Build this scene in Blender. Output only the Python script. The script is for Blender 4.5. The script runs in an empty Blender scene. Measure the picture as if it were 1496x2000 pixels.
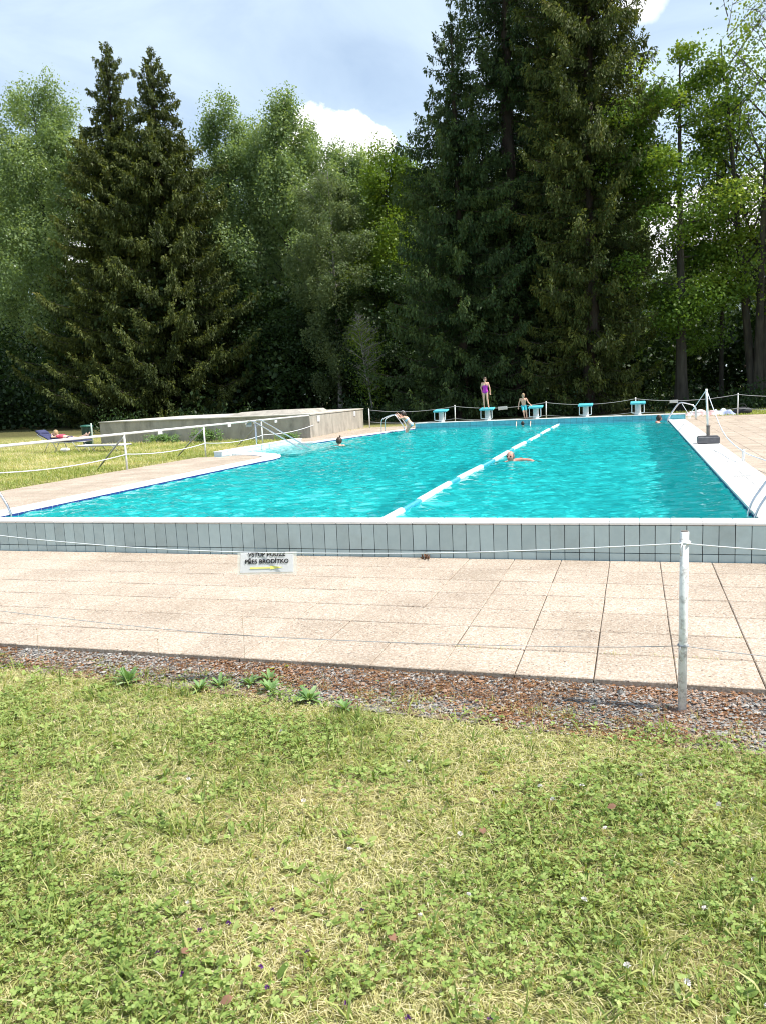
import bpy, bmesh, math, random
import numpy as np
from mathutils import Vector, Matrix
random.seed(7)
PI = math.pi
sc = bpy.context.scene
COL = sc.collection
V3 = lambda *a: Vector(a)

# ------------------------------------------------------------------ materials
def nt(name):
    m = bpy.data.materials.new(name); m.use_nodes = True
    t = m.node_tree; t.nodes.clear()
    out = t.nodes.new('ShaderNodeOutputMaterial')
    return m, t, out
def N(t, typ, **kw):
    n = t.nodes.new(typ)
    for k, v in kw.items():
        if k.startswith('i_'):
            key = k[2:]; key = int(key) if key.isdigit() else key.replace('_', ' ')
            n.inputs[key].default_value = v
        else: setattr(n, k, v)
    return n
def ramp(t, stops):
    r = t.nodes.new('ShaderNodeValToRGB'); e = r.color_ramp.elements
    while len(e) < len(stops): e.new(.5)
    for i, (p, c) in enumerate(stops):
        e[i].position = p; e[i].color = (*c, 1) if len(c) == 3 else c
    return r
def mixc(t, fac, a, b, mode='MIX'):
    n = t.nodes.new('ShaderNodeMix'); n.data_type = 'RGBA'; n.blend_type = mode
    for s, v in ((n.inputs[0], fac), (n.inputs[6], a), (n.inputs[7], b)):
        if hasattr(v, 'links'): t.links.new(v, s)
        elif isinstance(v, tuple): s.default_value = (*v, 1)
        else: s.default_value = v
    return n.outputs[2]
def mat(name, c1, c2=None, scale=8, rough=.6, metal=0, bump=0, bscale=60, spec=.4, dirt=None, dscale=3, damt=.5, tint=0, stretch=None):
    m, t, out = nt(name)
    b = N(t, 'ShaderNodeBsdfPrincipled'); t.links.new(b.outputs[0], out.inputs[0])
    b.inputs['Roughness'].default_value = rough; b.inputs['Metallic'].default_value = metal
    b.inputs['Specular IOR Level'].default_value = spec
    tc = N(t, 'ShaderNodeTexCoord'); co = tc.outputs['Object']
    if stretch:
        mp = N(t, 'ShaderNodeMapping'); mp.inputs['Scale'].default_value = stretch
        t.links.new(co, mp.inputs[0]); co = mp.outputs[0]
    c2 = c2 or tuple(x*.85 for x in c1)
    n = N(t, 'ShaderNodeTexNoise', i_Scale=scale, i_Detail=6); t.links.new(co, n.inputs['Vector'])
    r = ramp(t, [(.35, c1), (.65, c2)]); t.links.new(n.outputs[0], r.inputs[0])
    c = r.outputs[0]
    if dirt:
        d = N(t, 'ShaderNodeTexNoise', i_Scale=dscale, i_Detail=8, i_Roughness=.7); t.links.new(co, d.inputs['Vector'])
        dr = ramp(t, [(.5, (0, 0, 0)), (.72, (damt,)*3)]); t.links.new(d.outputs[0], dr.inputs[0])
        c = mixc(t, dr.outputs[0], c, dirt)
    if tint:
        a = N(t, 'ShaderNodeAttribute', attribute_name='t')
        mr = N(t, 'ShaderNodeMapRange', i_3=1-tint, i_4=1+tint*.6); t.links.new(a.outputs['Fac'], mr.inputs[0])
        c = mixc(t, 1.0, c, mr.outputs[0], 'MULTIPLY')
    t.links.new(c, b.inputs['Base Color'])
    if bump:
        bn = N(t, 'ShaderNodeTexNoise', i_Scale=bscale, i_Detail=5); t.links.new(co, bn.inputs['Vector'])
        bp = N(t, 'ShaderNodeBump', i_Strength=bump, i_Distance=.02); t.links.new(bn.outputs[0], bp.inputs['Height'])
        t.links.new(bp.outputs[0], b.inputs['Normal'])
    return m
def leafmat(name, stops, transl=.35, rough=.5, nscale=.35, namt=.45, spec=.25):
    """leaf colour from the per-leaf random attribute 't' and a slow noise through the crown"""
    m, t, out = nt(name)
    a = N(t, 'ShaderNodeAttribute', attribute_name='t')
    tc = N(t, 'ShaderNodeTexCoord')
    n = N(t, 'ShaderNodeTexNoise', i_Scale=nscale, i_Detail=3); t.links.new(tc.outputs['Object'], n.inputs['Vector'])
    mx = N(t, 'ShaderNodeMix'); mx.inputs[0].default_value = namt
    t.links.new(a.outputs['Fac'], mx.inputs[2])
    mr = N(t, 'ShaderNodeMapRange', i_1=.3, i_2=.7); t.links.new(n.outputs[0], mr.inputs[0])
    t.links.new(mr.outputs[0], mx.inputs[3])
    r = ramp(t, stops); t.links.new(mx.outputs[0], r.inputs[0])
    b = N(t, 'ShaderNodeBsdfPrincipled', i_Roughness=rough); b.inputs['Specular IOR Level'].default_value = spec
    t.links.new(r.outputs[0], b.inputs['Base Color'])
    tr = N(t, 'ShaderNodeBsdfTranslucent')
    tcx = mixc(t, 1.0, r.outputs[0], (1.25, 1.2, .5), 'MULTIPLY'); t.links.new(tcx, tr.inputs[0])
    ms = N(t, 'ShaderNodeMixShader', i_0=transl)
    t.links.new(b.outputs[0], ms.inputs[1]); t.links.new(tr.outputs[0], ms.inputs[2])
    t.links.new(ms.outputs[0], out.inputs[0])
    return m
M = {}
M['white_paint'] = mat('white_paint', (.8, .8, .79), (.72, .72, .7), 20, .45, dirt=(.4, .36, .3), dscale=14, damt=.35)
M['old_white'] = mat('old_white_paint', (.80, .81, .80), (.68, .70, .69), 30, .5, bump=.25, bscale=45, dirt=(.16, .09, .06), dscale=30, damt=.8)
M['rope'] = mat('white_rope', (.72, .74, .76), (.6, .62, .66), 200, .7)
M['grey_rope'] = mat('grey_cord', (.42, .43, .44), (.3, .31, .33), 200, .7)
M['steel'] = mat('steel', (.72, .73, .74), (.62, .63, .65), 30, .22, 1.0)
M['grey_steel'] = mat('galvanised_steel', (.42, .43, .43), (.3, .31, .31), 30, .45, .7)
M['tile'] = mat('blue_grey_tile', (.42, .525, .53), (.385, .49, .50), 12, .25, tint=.12, spec=.5, dirt=(.30, .36, .35), dscale=2.6, damt=.55)
M['tile_aqua'] = mat('aqua_tile', (.15, .50, .58), (.11, .43, .52), 12, .25, tint=.12, spec=.5)
M['tile_pale'] = mat('pale_tile', (.68, .78, .78), (.60, .72, .74), 12, .25, tint=.08)
M['grout'] = mat('dark_grout', (.045, .05, .055), (.08, .085, .09), 40, .9)
M['coping'] = mat('white_coping_tile', (.82, .81, .79), (.78, .77, .75), 9, .35, tint=.04, dirt=(.5, .47, .42), dscale=9, damt=.18)
M['strip'] = mat('white_edge_tile', (.83, .81, .79), (.77, .75, .73), 6, .4, dirt=(.45, .43, .4), dscale=5, damt=.2, tint=.04)
M['grate'] = mat('grey_grate', (.55, .55, .54), (.45, .45, .44), 60, .5)
M['navy_tile'] = mat('navy_tile', (.02, .03, .16), (.03, .05, .24), 30, .2)
M['pool_blue'] = mat('turquoise_pool_paint', (.11, .80, .79), (.085, .71, .72), 1.2, .6)
M['concrete'] = mat('weathered_concrete', (.43, .395, .34), (.32, .295, .255), 3, .9, bump=.5, bscale=22, dirt=(.11, .105, .095), dscale=2.2, damt=.6, stretch=(1, 1, .45))
M['teal_grp'] = mat('turquoise_platform', (.12, .52, .58), (.09, .44, .50), 15, .4)
M['white_grp'] = mat('white_moulding', (.56, .58, .58), (.48, .50, .50), 15, .4)
M['dark_plastic'] = mat('dark_grey_plastic', (.13, .13, .14), (.09, .09, .10), 15, .5)
M['brown_sleeve'] = mat('brown_grey_sleeve', (.20, .17, .15), (.14, .12, .11), 25, .6)
M['float_white'] = mat('white_float', (.8, .8, .78), (.72, .73, .72), 25, .4)
M['float_blue'] = mat('blue_float', (.04, .30, .45), (.06, .42, .52), 25, .35)
M['skin'] = mat('skin', (.76, .42, .30), (.70, .38, .27), 14, .5, spec=.35)
M['skin_red'] = mat('sunburnt_skin', (.66, .32, .24), (.60, .27, .20), 14, .5, spec=.35)
M['skin_pale'] = mat('pale_skin', (.72, .48, .38), (.66, .43, .34), 14, .5, spec=.35)
M['hair_dark'] = mat('dark_hair', (.025, .016, .012), (.04, .025, .018), 60, .5)
M['hair_brown'] = mat('brown_hair', (.05, .028, .018), (.075, .042, .025), 60, .5)
M['hair_fair'] = mat('fair_hair', (.42, .30, .17), (.34, .23, .12), 60, .5)
M['hair_grey'] = mat('grey_hair', (.20, .19, .18), (.15, .14, .13), 60, .5)
M['magenta'] = mat('magenta_swimsuit', (.50, .03, .42), (.43, .03, .36), 20, .5)
M['cyan_cloth'] = mat('cyan_trunks', (.05, .50, .58), (.04, .42, .50), 20, .7)
M['pale_blue_cloth'] = mat('pale_blue_bikini', (.45, .58, .70), (.38, .5, .64), 20, .7)
M['pink_cloth'] = mat('coral_pink_top', (.62, .09, .14), (.55, .07, .12), 20, .8)
M['eye'] = mat('dark_eye', (.02, .015, .012), None, 20, .3)
M['lip'] = mat('lip', (.36, .12, .10), None, 20, .5)
M['navy_cloth'] = mat('navy_cushion', (.035, .04, .10), (.055, .06, .14), 9, .85, bump=.3, bscale=40)
M['bin'] = mat('dark_green_bin', (.012, .035, .030), (.02, .05, .042), 8, .45)
M['green_lid'] = mat('green_lid', (.02, .10, .08), (.03, .13, .10), 8, .4)
M['paper'] = leafmat('paper', [(0, (.86, .86, .87)), (1, (.82, .82, .84))], .45, .6)
i_ = M['paper'].node_tree; [setattr(n.inputs[7], 'default_value', (1, 1, 1, 1)) for n in i_.nodes if n.bl_idname == 'ShaderNodeMix' and n.data_type == 'RGBA']
M['ink'] = mat('black_ink', (.012, .012, .014), None, 10, .7)
M['yellow_ink'] = mat('yellow_ink', (.78, .74, .08), (.80, .78, .25), 9, .7)
M['bark'] = mat('grey_brown_bark', (.060, .055, .044), (.028, .025, .021), 5, .95, bump=.8, bscale=9, stretch=(1, 1, .25))
M['bark_dark'] = mat('spruce_bark', (.055, .042, .034), (.028, .022, .018), 5, .95, bump=.8, bscale=9, stretch=(1, 1, .3))
M['bark_pale'] = mat('birch_bark', (.34, .33, .30), (.10, .09, .08), 2.5, .8, stretch=(1, 1, 2.5))
M['dark_wood'] = mat('dark_timber', (.035, .026, .020), (.02, .015, .012), 6, .8, bump=.3, bscale=14)
M['towel'] = mat('white_blue_towel', (.66, .68, .74), (.30, .36, .58), 4, .95, bump=.4, bscale=60)
M['towel_pink'] = mat('white_pink_towel', (.74, .70, .70), (.55, .30, .30), 3.5, .95, bump=.4, bscale=60)
M['black_cloth'] = mat('black_bag_cloth', (.02, .02, .024), (.035, .035, .04), 10, .8)
M['sheet'] = mat('white_towel', (.78, .77, .77), (.70, .69, .70), 6, .95, bump=.3, bscale=60)
M['dead_leaf'] = mat('dead_leaf', (.22, .115, .065), (.15, .08, .05), 30, .8)

LAWN_STOPS = [(0, (.08, .14, .028)), (.24, (.24, .315, .078)), (.44, (.45, .48, .17)), (.60, (.62, .57, .31)), (.84, (.80, .72, .50)), (1, (.84, .79, .64))]
M['grass'] = leafmat('mown_grass', LAWN_STOPS, .42, .55, 1.5, .12)
M['litter'] = leafmat('brown_litter', [(0, (.06, .03, .015)), (.45, (.17, .075, .03)), (.8, (.30, .16, .07)), (1, (.42, .30, .17))], .1, .8, 3, .15)
M['clover'] = leafmat('clover_leaf', [(0, (.055, .11, .016)), (.5, (.26, .36, .09)), (1, (.46, .52, .20))], .3, .5, 2, .3)
M['weed'] = leafmat('weed_leaf', [(0, (0.106, 0.207, 0.062)), (.6, (0.237, 0.380, 0.140)), (1, (0.475, 0.552, 0.343))], .3, .5, 8, .3)
M['weed_yellow'] = leafmat('yellowing_leaf', [(0, (.32, .34, .03)), (1, (.52, .50, .05))], .3, .5, 8, .3)
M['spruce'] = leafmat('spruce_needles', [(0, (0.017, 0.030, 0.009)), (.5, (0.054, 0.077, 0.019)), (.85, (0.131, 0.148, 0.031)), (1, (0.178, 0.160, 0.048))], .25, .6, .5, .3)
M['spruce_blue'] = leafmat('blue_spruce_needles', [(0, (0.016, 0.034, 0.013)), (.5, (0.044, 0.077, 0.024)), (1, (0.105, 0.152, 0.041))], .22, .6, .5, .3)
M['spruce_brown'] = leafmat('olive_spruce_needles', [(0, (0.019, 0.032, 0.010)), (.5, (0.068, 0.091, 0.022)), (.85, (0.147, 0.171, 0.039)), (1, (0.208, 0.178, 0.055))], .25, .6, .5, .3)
M['poplar'] = leafmat('poplar_leaves', [(0, (0.072, 0.132, 0.058)), (.5, (0.206, 0.294, 0.132)), (1, (0.429, 0.520, 0.266))], .5, .38, .4, .4, .45)
M['birch'] = leafmat('birch_leaves', [(0, (0.051, 0.088, 0.035)), (.5, (0.135, 0.185, 0.079)), (1, (0.255, 0.318, 0.150))], .35, .5, .4, .4)
M['maple'] = leafmat('maple_leaves', [(0, (0.039, 0.083, 0.014)), (.5, (0.116, 0.205, 0.031)), (1, (0.395, 0.469, 0.058))], .42, .45, .3, .4)
M['lime'] = leafmat('yellow_green_leaves', [(0, (0.046, 0.105, 0.015)), (.5, (0.148, 0.234, 0.033)), (1, (0.308, 0.382, 0.055))], .45, .45, .4, .4)
M['dark_leaf'] = leafmat('shade_darkened_leaves', [(0, (0.013, 0.029, 0.010)), (.5, (0.031, 0.062, 0.019)), (1, (0.072, 0.117, 0.029))], .3, .5, .2, .4)  # leaf colour darkened to carry the shade inside the wood
M['stone'] = leafmat('gravel_stone', [(0, (.10, .095, .09)), (.3, (.25, .24, .225)), (.52, (.40, .38, .35)), (.62, (.34, .23, .17)), (.80, (.26, .12, .05)), (.9, (.13, .065, .03)), (1, (.46, .34, .19))], 0, .8, 2.2, .25)

def slab_mat():
    m, t, out = nt('washed_aggregate_paving')
    b = N(t, 'ShaderNodeBsdfPrincipled', i_Roughness=.85); t.links.new(b.outputs[0], out.inputs[0])
    b.inputs['Specular IOR Level'].default_value = .25
    tc = N(t, 'ShaderNodeTexCoord')
    v = N(t, 'ShaderNodeTexVoronoi', i_Scale=95.0); t.links.new(tc.outputs['Object'], v.inputs['Vector'])
    r = ramp(t, [(0, (.31, .245, .19)), (.3, (.44, .365, .295)), (.55, (.56, .48, .40)), (.78, (.36, .27, .20)), (.9, (.62, .57, .50)), (1, (.14, .10, .08))])
    sep = N(t, 'ShaderNodeSeparateColor'); t.links.new(v.outputs['Color'], sep.inputs[0]); t.links.new(sep.outputs[0], r.inputs[0])
    e = N(t, 'ShaderNodeMapRange', i_1=.35, i_2=.75, i_3=0, i_4=.55); t.links.new(v.outputs['Distance'], e.inputs[0])
    c = mixc(t, e.outputs[0], r.outputs[0], (.38, .31, .25))
    n = N(t, 'ShaderNodeTexNoise', i_Scale=1.1, i_Detail=7, i_Roughness=.65); t.links.new(tc.outputs['Object'], n.inputs['Vector'])
    dr = ramp(t, [(.30, (.78, .76, .72)), (.60, (1.06, 1.05, 1.04))]); t.links.new(n.outputs[0], dr.inputs[0])
    c = mixc(t, 1.0, c, dr.outputs[0], 'MULTIPLY')
    a = N(t, 'ShaderNodeAttribute', attribute_name='t')
    mr = N(t, 'ShaderNodeMapRange', i_3=.93, i_4=1.05); t.links.new(a.outputs['Fac'], mr.inputs[0])
    c = mixc(t, 1.0, c, mr.outputs[0], 'MULTIPLY')
    t.links.new(c, b.inputs['Base Color'])
    bp = N(t, 'ShaderNodeBump', i_Strength=.55, i_Distance=.004); bp.invert = True
    t.links.new(v.outputs['Distance'], bp.inputs['Height']); t.links.new(bp.outputs[0], b.inputs['Normal'])
    return m
M['slab'] = slab_mat()
def lawn_mat():
    m, t, out = nt('lawn_soil_and_thatch')
    b = N(t, 'ShaderNodeBsdfPrincipled', i_Roughness=.95); t.links.new(b.outputs[0], out.inputs[0])
    b.inputs['Specular IOR Level'].default_value = .1
    tc = N(t, 'ShaderNodeTexCoord')
    n = N(t, 'ShaderNodeTexNoise', i_Scale=1.3, i_Detail=8, i_Roughness=.62); t.links.new(tc.outputs['Object'], n.inputs['Vector'])
    n2 = N(t, 'ShaderNodeTexNoise', i_Scale=70.0, i_Detail=6, i_Roughness=.8); t.links.new(tc.outputs['Object'], n2.inputs['Vector'])
    r = ramp(t, [(.3, (.15, .20, .05)), (.5, (.30, .29, .11)), (.66, (.45, .37, .19))]); t.links.new(n.outputs[0], r.inputs[0])
    r2 = ramp(t, [(.3, (.25, .25, .2)), (.7, (1.5, 1.5, 1.45))]); t.links.new(n2.outputs[0], r2.inputs[0])
    c = mixc(t, 1.0, r.outputs[0], r2.outputs[0], 'MULTIPLY')
    # bare needle-covered soil behind the pool, darkened to stand in for tree shade
    sp = N(t, 'ShaderNodeSeparateXYZ'); t.links.new(tc.outputs['Object'], sp.inputs[0])
    ad = N(t, 'ShaderNodeMath', operation='MULTIPLY_ADD', i_1=4.0); t.links.new(n.outputs[0], ad.inputs[0]); t.links.new(sp.outputs[1], ad.inputs[2])
    mk = N(t, 'ShaderNodeMapRange', i_1=40.5, i_2=46.0); t.links.new(ad.outputs[0], mk.inputs[0])
    ms = N(t, 'ShaderNodeMath', operation='MULTIPLY', i_1=.75); t.links.new(mk.outputs[0], ms.inputs[0])
    c = mixc(t, ms.outputs[0], c, (.045, .040, .018))
    t.links.new(c, b.inputs['Base Color'])
    bp = N(t, 'ShaderNodeBump', i_Strength=.8, i_Distance=.03); t.links.new(n2.outputs[0], bp.inputs['Height']); t.links.new(bp.outputs[0], b.inputs['Normal'])
    return m
M['lawn'] = lawn_mat()
def gravel_mat():
    m, t, out = nt('gravel_bed')
    b = N(t, 'ShaderNodeBsdfPrincipled', i_Roughness=.95); t.links.new(b.outputs[0], out.inputs[0])
    tc = N(t, 'ShaderNodeTexCoord')
    v = N(t, 'ShaderNodeTexVoronoi', i_Scale=110.0); t.links.new(tc.outputs['Object'], v.inputs['Vector'])
    n = N(t, 'ShaderNodeTexNoise', i_Scale=2.6, i_Detail=7, i_Roughness=.7); t.links.new(tc.outputs['Object'], n.inputs['Vector'])
    sep = N(t, 'ShaderNodeSeparateColor'); t.links.new(v.outputs['Color'], sep.inputs[0])
    r1 = ramp(t, [(0, (.08, .078, .076)), (.5, (.2, .195, .19)), (1, (.34, .33, .32))]); t.links.new(sep.outputs[0], r1.inputs[0])
    r2 = ramp(t, [(0, (.10, .04, .018)), (.5, (.2, .085, .035)), (1, (.3, .17, .07))]); t.links.new(sep.outputs[1], r2.inputs[0])
    k = ramp(t, [(.42, (0, 0, 0)), (.58, (1, 1, 1))]); t.links.new(n.outputs[0], k.inputs[0])
    c = mixc(t, k.outputs[0], r1.outputs[0], r2.outputs[0]); t.links.new(c, b.inputs['Base Color'])
    bp = N(t, 'ShaderNodeBump', i_Strength=.8, i_Distance=.01); bp.invert = True; t.links.new(v.outputs['Distance'], bp.inputs['Height']); t.links.new(bp.outputs[0], b.inputs['Normal'])
    return m
M['gravel'] = gravel_mat()
def water_mat():
    m, t, out = nt('pool_water')
    tc = N(t, 'ShaderNodeTexCoord')
    n = N(t, 'ShaderNodeTexNoise', i_Scale=9.0, i_Detail=3, i_Distortion=.6); t.links.new(tc.outputs['Object'], n.inputs['Vector'])
    bp = N(t, 'ShaderNodeBump', i_Strength=.35, i_Distance=.02); t.links.new(n.outputs[0], bp.inputs['Height'])
    g = N(t, 'ShaderNodeBsdfPrincipled', i_Roughness=0.0, i_IOR=1.33); g.inputs['Transmission Weight'].default_value = 1
    g.inputs['Base Color'].default_value = (.46, .955, .95, 1)
    df = N(t, 'ShaderNodeBsdfDiffuse'); df.inputs[0].default_value = (.005, .52, .55, 1); t.links.new(bp.outputs[0], df.inputs['Normal'])
    ms = N(t, 'ShaderNodeMixShader', i_0=.15); t.links.new(g.outputs[0], ms.inputs[1]); t.links.new(df.outputs[0], ms.inputs[2])
    t.links.new(ms.outputs[0], out.inputs[0])
    return m
M['water'] = water_mat()
def sleeve_mat():
    m, t, out = nt('clear_plastic_sleeve')
    a = N(t, 'ShaderNodeBsdfTransparent'); g = N(t, 'ShaderNodeBsdfPrincipled', i_Roughness=.3)
    g.inputs['Base Color'].default_value = (.75, .75, .68, 1)
    s = N(t, 'ShaderNodeMixShader', i_0=.35); t.links.new(a.outputs[0], s.inputs[1]); t.links.new(g.outputs[0], s.inputs[2]); t.links.new(s.outputs[0], out.inputs[0])
    return m
M['sleeve'] = sleeve_mat()

# ------------------------------------------------------------------ mesh helpers
class MB:
    def __init__(s): s.v, s.f, s.t = [], [], []
    def add(s, vs, fs, t=None):
        o = len(s.v); s.v += [tuple(p) for p in vs]; s.f += [tuple(i+o for i in f) for f in fs]
        s.t += [random.random() if t is None else t]*len(fs); return s
    def box(s, c, d, b=0, rz=0, rot=None, t=None):
        x, y, z = d[0]/2, d[1]/2, d[2]/2
        if b <= 0:
            vs = [V3(i, j, k) for k in (-z, z) for (i, j) in ((-x, -y), (x, -y), (x, y), (-x, y))]
            fs = [(3, 2, 1, 0), (4, 5, 6, 7), (0, 1, 5, 4), (1, 2, 6, 5), (2, 3, 7, 6), (3, 0, 4, 7)]
        else:
            vs = []
            for k, i in ((-z, 1), (-z+b, 0), (z-b, 0), (z, 1)):
                xx, yy = x-b*i, y-b*i; q = b*.7 if not i else 0
                vs += [V3(-xx+q*0, -yy, k), V3(xx, -yy, k), V3(xx, yy, k), V3(-xx, yy, k)]
            fs = [(3, 2, 1, 0), (12, 13, 14, 15)]
            for l in range(3):
                for q in range(4): fs.append((l*4+q, l*4+(q+1) % 4, l*4+4+(q+1) % 4, l*4+4+q))
        R = rot if rot is not None else Matrix.Rotation(rz, 3, 'Z')
        return s.add([R @ p + Vector(c) for p in vs], fs, t)
    def tube(s, pts, r, n=8, caps=True, t=None):
        pts = [Vector(p) for p in pts]; rs = r if isinstance(r, (list, tuple)) else [r]*len(pts)
        up = None; rings = []
        for i, p in enumerate(pts):
            d = (pts[min(i+1, len(pts)-1)]-pts[max(i-1, 0)]).normalized()
            if up is None: up = d.orthogonal().normalized()
            up = (up - d*up.dot(d)); up = up.normalized() if up.length > 1e-6 else d.orthogonal().normalized()
            w = d.cross(up)
            rings.append([p + (up*math.cos(2*PI*k/n)+w*math.sin(2*PI*k/n))*rs[i] for k in range(n)])
        vs = [q for g in rings for q in g]; fs = []
        for i in range(len(pts)-1):
            for k in range(n): fs.append((i*n+k, i*n+(k+1) % n, (i+1)*n+(k+1) % n, (i+1)*n+k))
        if caps: fs += [tuple(range(n-1, -1, -1)), tuple((len(pts)-1)*n+k for k in range(n))]
        return s.add(vs, fs, t)
    def cyl(s, c, r, h, n=16, r2=None):
        c = Vector(c); return s.tube([c, c+V3(0, 0, h)], [r, r if r2 is None else r2], n)
    def lathe(s, c, prof, n=16):
        return s.tube([Vector(c)+V3(0, 0, z) for _, z in prof], [max(r, 1e-4) for r, _ in prof], n)
    def ball(s, c, r, sc3=(1, 1, 1), R=None, nu=12, nv=8):
        vs, fs = [], []
        for j in range(nv+1):
            a = PI*j/nv
            for i in range(nu):
                p = V3(math.sin(a)*math.cos(2*PI*i/nu)*sc3[0], math.sin(a)*math.sin(2*PI*i/nu)*sc3[1], math.cos(a)*sc3[2])*r
                vs.append((R @ p if R is not None else p)+Vector(c))
        for j in range(nv):
            for i in range(nu): fs.append((j*nu+i, (j+1)*nu+i, (j+1)*nu+(i+1) % nu, j*nu+(i+1) % nu))
        return s.add(vs, fs)
    def prism(s, poly, z0, z1, t=None):
        n = len(poly); vs = [(x, y, z0) for x, y in poly]+[(x, y, z1) for x, y in poly]
        fs = [tuple(range(n-1, -1, -1)), tuple(range(n, 2*n))]+[(i, (i+1) % n, n+(i+1) % n, n+i) for i in range(n)]
        return s.add(vs, fs, t)
ORG = {}
def link(name, me, parent=None):
    o = bpy.data.objects.new(name, me); COL.objects.link(o)
    if parent is not None:
        o.parent = parent; ORG[o.name] = ORG[parent.name]
    else: ORG[o.name] = V3(0, 0, 0)
    return o
def obj(name, mb, m, parent=None, smooth=False, loc=None):
    """mb is in world coordinates; parent (or loc) gives the origin"""
    org = ORG[parent.name] if parent is not None else Vector(loc or (0, 0, 0))
    me = bpy.data.meshes.new(name)
    me.from_pydata([tuple(Vector(p)-org) for p in mb.v], [], mb.f)
    a = me.attributes.new('t', 'FLOAT', 'FACE'); a.data.foreach_set('value', mb.t)
    me.materials.append(M[m] if isinstance(m, str) else m)
    me.polygons.foreach_set('use_smooth', [bool(smooth)]*len(me.polygons))
    o = link(name, me, parent)
    if parent is None: o.location = org; ORG[o.name] = org.copy()
    return o
def npobj(name, V, F, m, t=None, parent=None, smooth=False):
    V = np.asarray(V, np.float32); F = np.asarray(F, np.int32); k = F.shape[1]
    if parent is not None: V = V-np.array(ORG[parent.name], np.float32)
    me = bpy.data.meshes.new(name)
    me.vertices.add(len(V)); me.vertices.foreach_set('co', V.ravel())
    me.loops.add(F.size); me.loops.foreach_set('vertex_index', F.ravel())
    me.polygons.add(len(F)); me.polygons.foreach_set('loop_start', np.arange(0, F.size, k, dtype=np.int32))
    if t is not None:
        a = me.attributes.new('t', 'FLOAT', 'FACE'); a.data.foreach_set('value', np.asarray(t, np.float32))
    me.update(calc_edges=True); me.validate()
    me.polygons.foreach_set('use_smooth', np.full(len(me.polygons), smooth))
    me.materials.append(M[m] if isinstance(m, str) else m)
    return link(name, me, parent)
def tag(o, label=None, cat=None, group=None, kind=None):
    if label: o['label'] = label
    if cat: o['category'] = cat
    if group: o['group'] = group
    if kind: o['kind'] = kind
    return o
def thing(name, label, cat, loc, group=None):
    o = bpy.data.objects.new(name, None); COL.objects.link(o); o.empty_display_size = .2
    o.location = loc; ORG[o.name] = Vector(loc); return tag(o, label, cat, group)
def dup(root, loc=None, rz=None, label=None, scale=None, mirror=False):
    r = root.copy(); COL.objects.link(r)
    if loc is not None: r.location = loc
    if rz is not None: r.rotation_euler = (0, 0, rz)
    if scale is not None: r.scale = scale
    if label: r['label'] = label
    for ch in list(root.children):
        c = ch.copy(); COL.objects.link(c); c.parent = r
        for g in ch.children:
            d = g.copy(); COL.objects.link(d); d.parent = c
    return r
def catenary(a, b, sag, n=14):
    a, b = Vector(a), Vector(b)
    return [a.lerp(b, i/n)-V3(0, 0, sag*4*(i/n)*(1-i/n)) for i in range(n+1)]
def struct(name, label, mb, m): return tag(obj(name, mb, m), label, None, None, 'structure')

# ------------------------------------------------------------------ camera, light, sky
R = [[.953, -.001, -.301], [.298, -.153, .942], [-.047, -.988, -.146]]
d1 = np.array([490., -252, 1550.3967]); d2 = np.array([-4903., 5, 1550.3967])
Yv = d1/np.linalg.norm(d1); Xv = -d2/np.linalg.norm(d2); Zv = np.cross(Xv, Yv); Zv /= np.linalg.norm(Zv)
if Zv[1] > 0: Zv = -Zv
Yv = np.cross(Zv, Xv); Yv = Yv if Yv[2] > 0 else -Yv
Rm = np.array([Xv, Yv, Zv])
cam = bpy.data.cameras.new('camera'); co = bpy.data.objects.new('camera', cam); COL.objects.link(co)
cam.sensor_fit = 'VERTICAL'; cam.sensor_height = 36; cam.lens = 1550.3967/2000*36
cam.clip_end = 3000; cam.clip_start = .05
mw = Matrix([[Rm[i][0], -Rm[i][1], -Rm[i][2]] for i in range(3)]).to_4x4(); mw.translation = (0, 0, 1.55)
co.matrix_world = mw; sc.camera = co

EL, AZ = math.radians(57), math.radians(3)       # sun a little beyond the line of the near wall, from +X
sun_dir = V3(math.cos(EL)*math.cos(AZ), math.cos(EL)*math.sin(AZ), math.sin(EL))
sl = bpy.data.lights.new('sun', 'SUN'); sl.energy = 4.6; sl.angle = math.radians(.53); sl.color = (1, .955, .88)
so = bpy.data.objects.new('sun', sl); COL.objects.link(so); so.rotation_euler = (-sun_dir).to_track_quat('-Z', 'Y').to_euler()
w = bpy.data.worlds.new('World'); sc.world = w; w.use_nodes = True
t = w.node_tree; t.nodes.clear()
out = N(t, 'ShaderNodeOutputWorld'); bg = N(t, 'ShaderNodeBackground', i_Strength=.13); t.links.new(bg.outputs[0], out.inputs[0])
sky = N(t, 'ShaderNodeTexSky', sky_type='NISHITA', sun_disc=False, sun_elevation=EL, sun_rotation=math.radians(90)-AZ, air_density=1.0, dust_density=1.3, ozone_density=1.0)
tc = N(t, 'ShaderNodeTexCoord')
mp = N(t, 'ShaderNodeMapping'); mp.inputs['Scale'].default_value = (1.5, 1.5, 4.2); mp.inputs['Rotation'].default_value = (0, .35, .3)
t.links.new(tc.outputs['Generated'], mp.inputs[0])
n1 = N(t, 'ShaderNodeTexNoise', i_Scale=1.5, i_Detail=7, i_Roughness=.55, i_Distortion=.8); t.links.new(mp.outputs[0], n1.inputs['Vector'])
cr = ramp(t, [(.36, (.34,)*3), (.66, (.84,)*3)]); t.links.new(n1.outputs[0], cr.inputs[0])
c = mixc(t, cr.outputs[0], sky.outputs[0], (4.8, 5.75, 6.5))
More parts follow.
